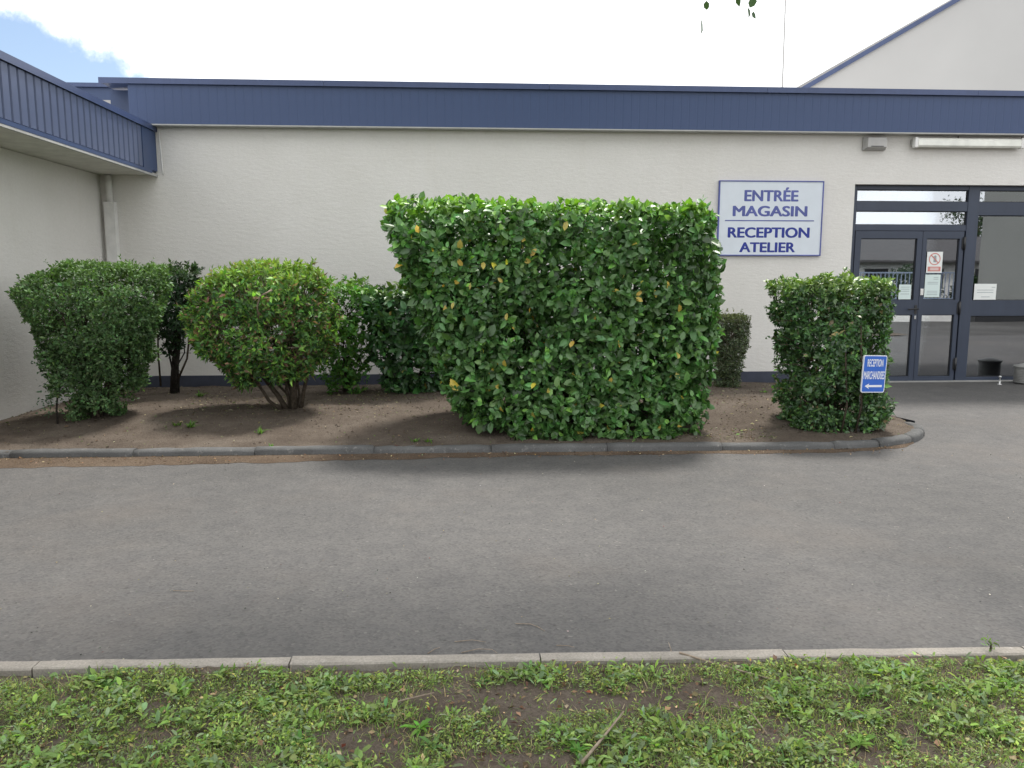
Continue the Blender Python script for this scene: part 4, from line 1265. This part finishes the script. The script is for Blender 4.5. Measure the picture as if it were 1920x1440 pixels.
# crumbs and clods of soil
OCTA = (np.array([[0, 0, 0.5], [0.5, 0, 0], [0, 0.5, 0], [-0.5, 0, 0], [0, -0.5, 0]], float), [(0, 1, 2), (0, 2, 3), (0, 3, 4), (0, 4, 1)])
P = scatter_bed(5200, -4.8, 4.6, 6.85, 11.1) - np.array([0, 0, 0.004])
P = P[rng.random(len(P)) < 0.25 + 0.75 * vnoise(P, 2.0, 15)]
n = len(P); L = rng.uniform(0.010, 0.038, n) * rng.uniform(0.4, 1.0, n)
me = leaf_mesh('soil_clods', OCTA, P, rand_dirs(n) * np.array([1, 1, 0.15]), rand_dirs(n) * 0.3 + np.array([0, 0, 1.]), L, L * rng.uniform(0.6, 1.1, n), np.full((n, 3), 0.1), M['soil'])
me.polygons.foreach_set('use_smooth', np.zeros(len(me.polygons), bool))
o = bpy.data.objects.new('soil_clods', me); col.objects.link(o)
setp(o, 'small clods and crumbs of soil over the planted bed', 'soil clods', kind='stuff')

def tuft(name, x, y, z, n, h, spread, base, label, group, cat='weed', tpl=BLADE, wd=0.006, mat='grassm', flat=0.5):
    P = np.zeros((n, 3)); P[:, :2] = rng.normal(size=(n, 2)) * spread * 0.3
    U = rand_dirs(n); U[:, 2] = np.abs(U[:, 2]) * flat + 0.25
    W = np.cross(U, np.cross(np.array([0, 0, 1.]), U)) + rand_dirs(n) * 0.3
    L = h * rng.uniform(0.5, 1.2, n)
    me = leaf_mesh(name, tpl, P, U, np.array([0, 0, 1.]) + rand_dirs(n) * 0.3, L, wd * rng.uniform(0.7, 1.3, n), tint(n, base, 0.25), M[mat])
    o = bpy.data.objects.new(name, me); o.location = (x, y, z)
    col.objects.link(o)
    return setp(o, label, cat, group)
for (x_, y_, nb, h_, lab) in ((-2.62, 7.62, 34, 0.10, 'small green weed tuft on the soil below the left shrub'),
                              (-2.78, 7.70, 16, 0.08, 'tiny weed tuft beside the tuft below the left shrub'),
                              (-1.92, 7.45, 30, 0.09, 'weed tuft on the soil in front of the round shrub'),
                              (-0.46, 7.05, 14, 0.06, 'weed seedling by the kerb left of the big hedge'),
                              (-0.32, 7.03, 14, 0.06, 'paler weed seedling by the kerb beside the big hedge'),
                              (-1.72, 7.02, 10, 0.05, 'tiny bright weed at the kerb below the round shrub'),
                              (-3.12, 9.45, 26, 0.10, 'weed tuft on the soil at the foot of the leggy shrub'),
                              (3.72, 9.5, 18, 0.06, 'yellowish moss tuft on the soil behind the right shrub'),
                              (3.25, 7.35, 22, 0.14, 'broad leaved weed at the left foot of the right shrub')):
    tuft('weed_tuft', x_, y_, bz(x_, y_), nb, h_, 0.05, (0.10, 0.20, 0.035), lab, 'weeds in the bed', wd=0.011)

def stick(name, pts, r, label, mat='twig', group='fallen twigs'):
    m_ = MB(); m_.tube(pts, [r * (1 - 0.5 * i / (len(pts) - 1)) for i in range(len(pts))], 6)
    # forks
    return m_.thing(name, M[mat], label, 'twig', group)
m_ = MB(); zz = bz(4.72, 10.9)
m_.lathe((4.70, 10.95, 0.0), [(0.001, -0.02), (0.13, -0.02), (0.15, 0.02), (0.11, 0.06), (0.001, 0.075)], 9)
o = m_.thing('stone', M['kerb'], 'dark flat stone lying against the foot of the wall', 'stone')
z_ = bz(4.3, 10.5)
stick('dry_root', [(4.30, 10.3, bz(4.3, 10.3) + .003), (4.26, 10.4, z_ + .05), (4.25, 10.5, z_ + .12), (4.31, 10.56, z_ + .16)], .010, 'pale curled dry stalk on the soil left of the right shrub', group=None)

# ------------------------------------------------------------------ lawn: grass, weeds
def lawn_pts(n, x0, x1, y0, y1):
    P = np.stack([rng.uniform(x0, x1, n), rng.uniform(y0, y1, n)], 1)
    P = P[P[:, 1] < near_edge(P[:, 0]) - 0.07]
    return np.concatenate([P, lawn_z(P[:, 0], P[:, 1])[:, None]], 1)
def cover(P):
    c = 0.005 + 0.30 * vnoise(P * np.array([1, 1, 0]), 2.6, 61) + 0.45 * vnoise(P * np.array([1, 1, 0]), 9.0, 62) + 0.25 * vnoise(P * np.array([1, 1, 0]), 24.0, 69)
    # trodden bare patch
    e = ((P[:, 0] - 0.22) / 0.36) ** 2 + ((P[:, 1] - 2.70) / 0.10) ** 2
    c -= 0.5 * np.exp(-e * 1.2)
    # bare strip behind the edging
    c -= 0.35 * np.exp(-((near_edge(P[:, 0]) - 0.068 - P[:, 1]) / 0.05) ** 2)
    return c
def add_stuff(name, tpl, P, U, W, L, Wd, T, mat, label, cat):
    me = leaf_mesh(name, tpl, P, U, W, L, Wd, T.clip(0.004, 0.9), M[mat])
    o = bpy.data.objects.new(name, me); col.objects.link(o)
    return setp(o, label, cat, kind='stuff')
# fine grass
P = np.concatenate([lawn_pts(120000, -3.4, 3.4, 1.4, 3.0), lawn_pts(40000, -12, 12, -6, 1.5)])
c = cover(P); P = P[rng.random(len(P)) < np.clip((c - 0.28) / 0.2, 0.08, 0.95)]
n = len(P)
U = rand_dirs(n); U[:, 2] = np.abs(U[:, 2]) * 0.8 + 0.22
L = rng.uniform(0.02, 0.055, n) * (0.7 + 0.7 * vnoise(P, 3.3, 63))
T = tint(n, (0.195, 0.275, 0.07), 0.25, [((0.14, 0.22, 0.06), 0.3), ((0.30, 0.25, 0.15), 0.22), ((0.21, 0.29, 0.10), 0.2)])
T *= (0.85 + 0.5 * vnoise(P, 2.0, 64))[:, None]
add_stuff('grass', BLADE, P - np.array([0, 0, 0.004]), U, rand_dirs(n) * 0.4 + np.array([0, 0, 1.]), L, rng.uniform(0.0018, 0.0038, n), T, 'grassm', 'short patchy grass of the lawn in front', 'grass')
# low broad ground cover leaves (clover, plantain, yarrow)
P = np.concatenate([lawn_pts(170000, -3.0, 3.0, 1.6, 3.0), lawn_pts(12000, -12, 12, -6, 1.5)])
c = cover(P) + 0.10 * (vnoise(P, 5.0, 66) - 0.5); g = vnoise(P * np.array([1, 1, 0]), 16.0, 75); P = P[rng.random(len(P)) < np.clip((c - 0.36) / 0.16, 0.03, 0.9) * np.clip((g - 0.30) / 0.25, 0.12, 1)]
n = len(P)
U = rand_dirs(n); U[:, 2] = np.abs(U[:, 2]) * 0.45 + 0.05
L = rng.uniform(0.006, 0.019, n) * (0.6 + 0.8 * vnoise(P, 6.0, 68))
T = tint(n, (0.20, 0.285, 0.085), 0.3, [((0.25, 0.33, 0.09), 0.25), ((0.235, 0.29, 0.165), 0.22), ((0.32, 0.34, 0.09), 0.12)])
T *= (0.75 + 0.7 * vnoise(P, 4.0, 67))[:, None]
add_stuff('ground_cover', DIAM, P + np.array([0, 0, 1.]) * rng.uniform(0.0, 0.028, (n, 1)), U, rand_dirs(n) * 0.45 + np.array([0, 0, 1.]), L, L * rng.uniform(0.28, 0.6, n), T, 'grassm', 'low leafy ground cover growing through the lawn', 'ground cover')
# broader weed leaves in clumps
P = lawn_pts(60000, -3.0, 3.0, 1.6, 3.0)
c = cover(P); g = vnoise(P * np.array([1, 1, 0]), 14.0, 71)
P = P[(rng.random(len(P)) < np.clip((c - 0.40) / 0.16, 0.02, 0.9)) & (g > 0.50)]
n = len(P)
U = rand_dirs(n); U[:, 2] = np.abs(U[:, 2]) * 0.5 + 0.05
L = rng.uniform(0.018, 0.046, n) * (0.6 + 0.7 * vnoise(P, 5.0, 72))
T = tint(n, (0.19, 0.28, 0.09), 0.25, [((0.19, 0.26, 0.14), 0.3), ((0.20, 0.31, 0.07), 0.2)]) * (0.8 + 0.6 * vnoise(P, 12.0, 73))[:, None]
add_stuff('broad_weeds', OVAL, P + np.array([0, 0, 1.]) * rng.uniform(0.004, 0.03, (n, 1)), U, rand_dirs(n) * 0.5 + np.array([0, 0, 1.]), L, L * rng.uniform(0.22, 0.5, n), T, 'grassm', 'clumps of small broad leaves among the grass', 'ground cover')
# dry bits
P = np.concatenate([lawn_pts(5200, -3.4, 3.4, 1.6, 3.0)])
n = len(P); L = rng.uniform(0.01, 0.032, n)
T = tint(n, (0.22, 0.165, 0.10), 0.35, [((0.12, 0.075, 0.05), 0.35), ((0.40, 0.29, 0.18), 0.12), ((0.16, 0.05, 0.03), 0.05)])
add_stuff('lawn_litter', DIAM, P + np.array([0, 0, 0.008]), rand_dirs(n) * np.array([1, 1, .25]), rand_dirs(n) * .6 + np.array([0, 0, 1.]), L, L * rng.uniform(.15, .8, n), T, 'litter', 'dry leaf and straw bits lying among the grass', 'leaf litter')

# larger rosette weeds, each a thing
def rosette(x, y, n, ln, base, label):
    z = float(lawn_z(np.array([x]), np.array([y]))[0])
    a = np.arange(n) * 2.399 + rng.uniform(0, 6)
    U = np.stack([np.cos(a), np.sin(a), rng.uniform(0.15, 0.6, n)], 1)
    W = np.stack([-np.cos(a) * 0.4, -np.sin(a) * 0.4, np.ones(n)], 1) + rand_dirs(n) * 0.2
    ln *= 0.5
    L = ln * rng.uniform(0.5, 1.2, n)
    U += rand_dirs(n) * 0.35
    me = leaf_mesh('rosette_weed', OVAL, np.zeros((n, 3)), U, W, L, L * rng.uniform(0.24, 0.36, n), tint(n, base, 0.18) * 1.15, M['grassm'])
    o = bpy.data.objects.new('rosette_weed', me); o.location = (x, y, z + 0.006); col.objects.link(o)
    return setp(o, label, 'weed', 'rosette weeds in the lawn')
for (px_, py_, n_, l_, c_, lab) in (
        (-0.16, 2.52, 9, 0.13, (0.11, 0.25, 0.04), 'bright broad leaved rosette weed left of the bare lawn patch'),
        (-0.11, 2.42, 8, 0.11, (0.10, 0.20, 0.06), 'pale broad leaved weed below the bright rosette in the lawn'),
        (0.36, 2.36, 10, 0.12, (0.09, 0.21, 0.04), 'broad leaved rosette beside the long stick in the lawn'),
        (0.62, 2.38, 9, 0.11, (0.11, 0.21, 0.06), 'pale rosette weed right of the long stick'),
        (1.30, 2.36, 11, 0.13, (0.12, 0.22, 0.04), 'large yellowish rosette weed at the lower right of the lawn'),
        (1.12, 2.86, 12, 0.09, (0.10, 0.22, 0.035), 'bright green rosette near the edging right of centre'),
        (0.06, 2.83, 9, 0.065, (0.08, 0.17, 0.05), 'small rosette weed standing alone above the bare patch'),
        (-0.72, 2.84, 10, 0.08, (0.09, 0.18, 0.06), 'grey-green rosette weed at the edging left of centre'),
        (-1.35, 2.88, 10, 0.08, (0.09, 0.20, 0.05), 'rosette weed at the edging in the left part of the lawn'),
        (-1.12, 2.52, 6, 0.06, (0.20, 0.28, 0.03), 'small yellow-green weed in the left part of the lawn'),
        (0.25, 2.90, 11, 0.10, (0.10, 0.20, 0.06), 'leafy weed at the edging just right of centre'),
        (1.45, 2.62, 10, 0.11, (0.10, 0.21, 0.05), 'leafy rosette weed in the right part of the lawn'),
        (1.72, 2.70, 9, 0.09, (0.10, 0.19, 0.06), 'rosette weed near the right edge of the lawn'),
        (-1.62, 2.60, 10, 0.09, (0.085, 0.19, 0.05), 'rosette weed near the left edge of the lawn'),
        (-0.55, 2.45, 9, 0.09, (0.085, 0.20, 0.04), 'low rosette weed at the bottom left of centre')):
    rosette(px_, py_, n_, l_, c_, lab)

def zl(x, y):
    return float(lawn_z(np.array([x]), np.array([y]))[0])
stick('stick', [(0.36, 2.28, .035), (0.45, 2.40, .045), (0.54, 2.52, .06)], .006, 'straight pale stick lying in the foreground lawn', group=None)
stick('stick', [(0.865, 2.985, .034), (0.98, 2.90, .028), (1.08, 2.82, .03), (1.20, 2.74, .025)], .0045, 'thin dark twig reaching from the lawn on to the pale edging', group=None)
stick('stick', [(0.98, 2.60, .02), (1.0, 2.52, .03), (1.01, 2.42, .02)], .004, 'short pale stalk in the lawn right of the straight stick', group=None)
stick('stick', [(-0.32, 2.66, .022), (-0.22, 2.70, .03), (-0.12, 2.74, .03)], .005, 'grey twig in the grass left of the bare patch', group=None)
for k, (pts, lab) in enumerate((
        ([(0.22, 3.36, .005), (0.32, 3.34, .008), (0.37, 3.28, .006), (0.40, 3.22, .004)], 'bent twig on the asphalt at the centre of the road edge'),
        ([(0.38, 3.14, .004), (0.44, 3.12, .012), (0.48, 3.06, .03)], 'thin curved twig touching the edging at centre'),
        ([(-0.02, 3.10, .004), (0.08, 3.13, .014), (0.16, 3.11, .018), (0.19, 3.08, .004)], 'arched twig on the asphalt left of centre by the edging'),
        ([(-0.16, 3.10, .004), (-0.12, 3.15, .012), (-0.09, 3.18, .006)], 'short slanting twig by the edging left of centre'),
        ([(0.83, 3.02, .032), (0.86, 3.08, .012), (0.855, 3.14, .05)], 'forked upright twig standing at the edging right of centre'),
        ([(-0.05, 3.20, .004), (0.06, 3.21, .010), (0.14, 3.18, .004)], 'fine twig on the asphalt above the arched twig'),
        ([(-1.45, 3.84, .004), (-1.38, 3.82, .008), (-1.30, 3.82, .004)], 'lone dark twig on the asphalt at the left'))):
    stick('road_twig', [(pts[0][0] + (p_[0] - pts[0][0]) * .7, pts[0][1] + (p_[1] - pts[0][1]) * .6, p_[2] * .5 + .002) for p_ in pts], .0020, lab, 'twig')
# seedling standing on the edging at the right
sd = empty('seedling', (2.14, 2.93, 0.0), 'small leafy seedling growing out of the edging at the right', 'weed')
m_ = MB(); m_.tube([(2.14, 2.935, -0.01), (2.145, 2.935, .03), (2.15, 2.94, .06)], [.005, .004, .003], 6); m_.build('stem', M['bark'], sd)
nn_ = 22
pp = np.stack([2.148 + rng.normal(size=nn_) * .012, 2.938 + rng.normal(size=nn_) * .012, rng.uniform(.03, .075, nn_)], 1)
me = leaf_mesh('leaves', DIAM, pp, rand_dirs(nn_) + np.array([0, 0, .4]), rand_dirs(nn_) + np.array([0, 0, .6]), np.full(nn_, .022), np.full(nn_, .009), tint(nn_, (.16, .24, .09)), M['grassm'], off=tuple(sd.location))
o = bpy.data.objects.new('leaves', me); o.parent = sd; o['kind'] = 'stuff'; col.objects.link(o)

# grit and small debris on the road
n = 2600
P = np.stack([rng.uniform(-6, 8, n), 3.05 + (rng.random(n) ** 1.3) * 7.5, np.full(n, 0.004)], 1)
k = ~bed_inside(P[:, 0], P[:, 1] + 0.12) & (P[:, 1] < 11.1) & (P[:, 0] > -4.8); P = P[k]; n = len(P)
L = rng.uniform(0.004, 0.013, n)
T = tint(n, (0.06, 0.075, 0.06), 0.4, [((0.30, 0.28, 0.25), 0.18), ((0.16, 0.05, 0.04), 0.05), ((0.22, 0.18, 0.11), 0.2)])
add_stuff('road_grit', DIAM, P, rand_dirs(n) * np.array([1, 1, .2]), rand_dirs(n) * .5 + np.array([0, 0, 1.]), L, L * rng.uniform(.3, .9, n), T, 'litter', 'small grit and leaf crumbs scattered on the asphalt', 'grit')
# crumbs on the washed soil by the kerb
n = 900
xx = -4.9 + 8.8 * rng.random(n) ** 1.5
P = np.stack([xx, kerb_y(xx) - 0.01 - 0.22 * rng.random(n) ** 1.6, np.full(n, 0.02)], 1)
L = rng.uniform(0.008, 0.028, n)
T = tint(n, (0.20, 0.125, 0.07), 0.35, [((0.32, 0.26, 0.17), 0.25), ((0.11, 0.07, 0.045), 0.3)])
add_stuff('kerb_litter', DIAM, P, rand_dirs(n) * np.array([1, 1, .3]), rand_dirs(n) * .6 + np.array([0, 0, 1.]), L, L * rng.uniform(.2, .6, n), T, 'litter', 'brown leaf crumbs gathered along the bed kerb', 'leaf litter')

# ------------------------------------------------------------------ tree overhanging the road (its leaf tips hang into view)
tr = empty('overhanging_tree', (3.4, -1.6, 0), 'tree beside the road whose hanging leaves show at the top of the view', 'tree')
m_ = MB(); m_.tube([(3.4, -1.6, -0.1), (3.38, -1.55, 1.2), (3.2, -1.3, 2.6), (2.9, -0.7, 4.2), (2.4, 0.4, 5.6), (1.9, 1.6, 6.6)], [.24, .19, .17, .14, .10, .05], 12); m_.build('trunk', M['bark'], tr)
limbs = [[(3.2, -1.3, 2.6), (3.0, 0.4, 4.0), (2.6, 2.6, 4.9), (1.8, 4.9, 5.4)], [(2.9, -.7, 4.2), (1.2, 0.8, 5.0), (-0.8, 2.6, 5.3), (-2.4, 4.4, 5.6)], [(2.9, -.7, 4.2), (4.3, 1.2, 5.2), (5.0, 3.4, 5.6), (5.2, 5.0, 5.8)], [(2.4, .4, 5.6), (1.2, 2.8, 6.2), (0.2, 5.0, 6.2)], [(3.2, -1.3, 2.6), (4.5, -2.4, 4.2), (5.4, -3.4, 5.4)], [(2.9, -.7, 4.2), (1.6, -2.4, 5.2), (0.2, -3.8, 5.8)]]
for L_ in limbs:
    m_ = MB(); m_.tube(L_, [.09 - .07 * i / (len(L_) - 1) for i in range(len(L_))], 8); m_.build('limb', M['bark'], tr)
PP = []
for k in range(84):
    L_ = limbs[k % 4 if k % 6 else k % len(limbs)]
    t = random.uniform(0.78, 1.12); i = min(int(t * (len(L_) - 1)), len(L_) - 2); q = t * (len(L_) - 1) - i
    c = Vector(L_[i]).lerp(Vector(L_[i + 1]), q) + Vector((random.uniform(-1.2, 1.2), random.uniform(-.2, 1.5), random.uniform(-.1, 1.0)))
    m = 250
    PP.append(np.array(c) + rng.normal(size=(m, 3)) * np.array([.42, .42, .26]))
PP = np.concatenate(PP)
PP = PP[(PP[:, 2] > 1.55 + 0.40 * PP[:, 1] + 0.45) & (PP[:, 2] > 3.3) & (PP[:, 1] < 6.9) & ((PP[:, 1] > 4.7) | (PP[:, 1] < 1.0))]  # crown also cut away above the lawn so that sunlight reaches it
n = len(PP)
me = leaf_mesh('crown', OVAL, PP, rand_dirs(n) + np.array([0, 0, -.6]), rand_dirs(n) + np.array([0, 0, .8]), rng.uniform(.07, .12, n), rng.uniform(.04, .06, n), tint(n, (.045, .10, .03)), M['leaf'], off=tuple(tr.location))
o = bpy.data.objects.new('crown', me); o.parent = tr; o['kind'] = 'stuff'; col.objects.link(o)
m_ = MB(); m_.tube([(2.2, 3.9, 5.15), (1.5, 3.5, 4.2), (1.15, 3.28, 3.3), (1.02, 3.2, 2.82), (0.95, 3.18, 2.66)], [.012, .009, .006, .004, .002], 6); m_.build('hanging_branch', M['bark'], tr)
m_ = MB(); m_.tube([(1.15, 3.28, 3.3), (1.12, 3.22, 2.95), (1.13, 3.2, 2.70)], [.005, .003, .002], 6); m_.build('hanging_branch', M['bark'], tr)
lm = leaf_mesh('leaf', OVAL, np.zeros((1, 3)), np.array([[1., 0, 0]]), np.array([[0, 0, 1.]]), np.array([1.0]), np.array([0.72]), np.array([(.055, .105, .045)]), M['leaf'])
for (x_, z_, sc, yaw, dr_) in ((0.935, 2.595, .062, 10, 80), (0.955, 2.66, .034, 60, 70), (0.985, 2.735, .06, -20, 62), (1.00, 2.70, .05, 200, 55), (1.045, 2.72, .055, 30, 68), (1.07, 2.725, .062, 150, 75), (1.085, 2.69, .05, 80, 66), (1.12, 2.64, .042, 20, 72), (1.145, 2.625, .034, -60, 80), (1.15, 2.68, .045, 140, 60), (1.03, 2.78, .06, 0, 50), (0.96, 2.79, .06, 90, 60)):
    o = bpy.data.objects.new('leaf', lm)
    o.matrix_local = Matrix.Translation(Vector((x_, 3.2, z_ - .045)) - tr.location) @ Matrix.Rotation(R(yaw), 4, 'Z') @ Matrix.Rotation(R(dr_), 4, 'Y') @ Matrix.Rotation(R(yaw * 3), 4, 'X') @ Matrix.Scale(sc, 4)
    o.parent = tr; col.objects.link(o)

# ------------------------------------------------------------------ across the road behind the camera: seen as reflections in the door glass
fn = empty('metal_railing', (13, -5, 0), 'blue-grey metal bar railing reflected in the door glass', 'fence')
b = MB(); b.box(7, 17.9, -5.12, -4.88, -0.1, 0.62); b.build('low_wall', M['house'], fn)
for z in (0.72, 1.66):
    b = MB(); b.box(7, 17.9, -5.02, -4.98, z, z + 0.045); b.build('rail', M['rail'], fn)
b = MB(); b.box(-0.013, 0.013, -0.013, 0.013, 0, 0.90); bar_me = b.mesh('bar', M['rail'])
x = 7.1
while x < 17.9:
    link('bar', bar_me, (x, -5, 0.763), fn)
    x += 0.15
blk = empty('grey_blocker', (28, -8, 0), 'unseen grey shed wall reflected in the large pane right of the doors', 'blocker')  # added for the pane's reflection; slanted so the door transoms still mirror sky
def plan(pts, z0, z1):
    n = len(pts); m_ = MB()
    m_.add([(x, y, z0) for x, y in pts] + [(x, y, z1) for x, y in pts], [tuple(reversed(range(n))), tuple(range(n, 2 * n))] + [(k, (k + 1) % n, (k + 1) % n + n, k + n) for k in range(n)])
    return m_
plan([(18.2, -4.5), (23.6, -12), (38, -12), (38, -4.5)], 0.25, 5.3).build('wall', M['blocker'], blk)
plan([(18.19, -4.49), (23.6, -12.01), (38.01, -12.01), (38.01, -4.49)], -0.1, 0.247).build('plinth', M['black'], blk)
plan([(18.15, -4.4), (23.6, -12.1), (38.1, -12.1), (38.1, -4.4)], 5.304, 5.42).build('roof', M['roof'], blk)
hs = empty('bungalow', (28, -24, 0), 'white bungalow with a dark roof reflected in the door glass', 'house')
b = MB(); b.box(17, 41, -30, -23, -0.1, 2.35); b.build('wall', M['house'], hs)
b = MB(); b.prism_x([(-22.5, 2.35), (-22.5, 2.47), (-26.5, 4.05), (-30.5, 2.47), (-30.5, 2.35)], 16.6, 41.4); b.build('roof', M['roof'], hs)
for x in (19.0, 23.6, 27.0, 30.4, 34.5):
    b = MB(); b.box(x, x + 1.4, -22.99, -22.95, 0.9, 2.0); b.build('window', M['black'], hs)
for (x_, y_, rx_, rz_, lab) in ((20.5, -20.5, 1.6, 1.7, 'dark round bush before the bungalow, seen in the glass'), (24.6, -20.0, 1.9, 2.1, 'broad dark bush before the bungalow, seen in the glass'), (28.6, -20.5, 1.2, 1.6, 'dark bush right of the broad bush, seen in the glass')):
    r_ = empty('garden_bush', (x_, y_, 0), lab, 'bush', 'bushes across the road')
    n = 2600
    d = rand_dirs(n); d[:, 2] = np.abs(d[:, 2])
    P = d * (rng.uniform(.75, 1.05, (n, 1))) * np.array([rx_, rx_ * .8, rz_])
    me = leaf_mesh('foliage', DIAM, P, rand_dirs(n), d + rand_dirs(n) * .6, rng.uniform(.12, .22, n), rng.uniform(.08, .12, n), tint(n, (.02, .045, .018)), M['leaf'])
    o = bpy.data.objects.new('foliage', me); o.parent = r_; o['kind'] = 'stuff'; col.objects.link(o)
    m_ = MB(); m_.tube([(x_, y_, -.1), (x_, y_, rz_ * .8)], [.08, .03], 7); m_.build('trunk', M['bark'], r_)
for (x_, y_, r1, h_, lab) in ((39.0, -36, 2.2, 6.6, 'tall dark tree behind the bungalow, seen in the glass'), (45.0, -38, 3.0, 6.4, 'farther dark tree right behind the bungalow, seen in the glass')):
    r_ = empty('garden_tree', (x_, y_, 0), lab, 'tree', 'trees behind the bungalow')
    m_ = MB(); m_.tube([(x_, y_, -.1), (x_ + .1, y_, h_ * .5), (x_, y_, h_ * .85)], [.22, .16, .05], 8); m_.build('trunk', M['bark'], r_)
    PP = []
    for k in range(26):
        c = np.array([random.uniform(-1, 1) * r1, random.uniform(-1, 1) * r1 * .7, h_ * .72 + random.uniform(-.28, .28) * h_])
        PP.append(c + rng.normal(size=(150, 3)) * .45)
    P = np.concatenate(PP); n = len(P)
    me = leaf_mesh('crown', DIAM, P, rand_dirs(n), rand_dirs(n) + np.array([0, 0, .5]), rng.uniform(.15, .3, n), rng.uniform(.1, .16, n), tint(n, (.03, .06, .022)), M['leaf'])
    o = bpy.data.objects.new('crown', me); o.parent = r_; o['kind'] = 'stuff'; col.objects.link(o)
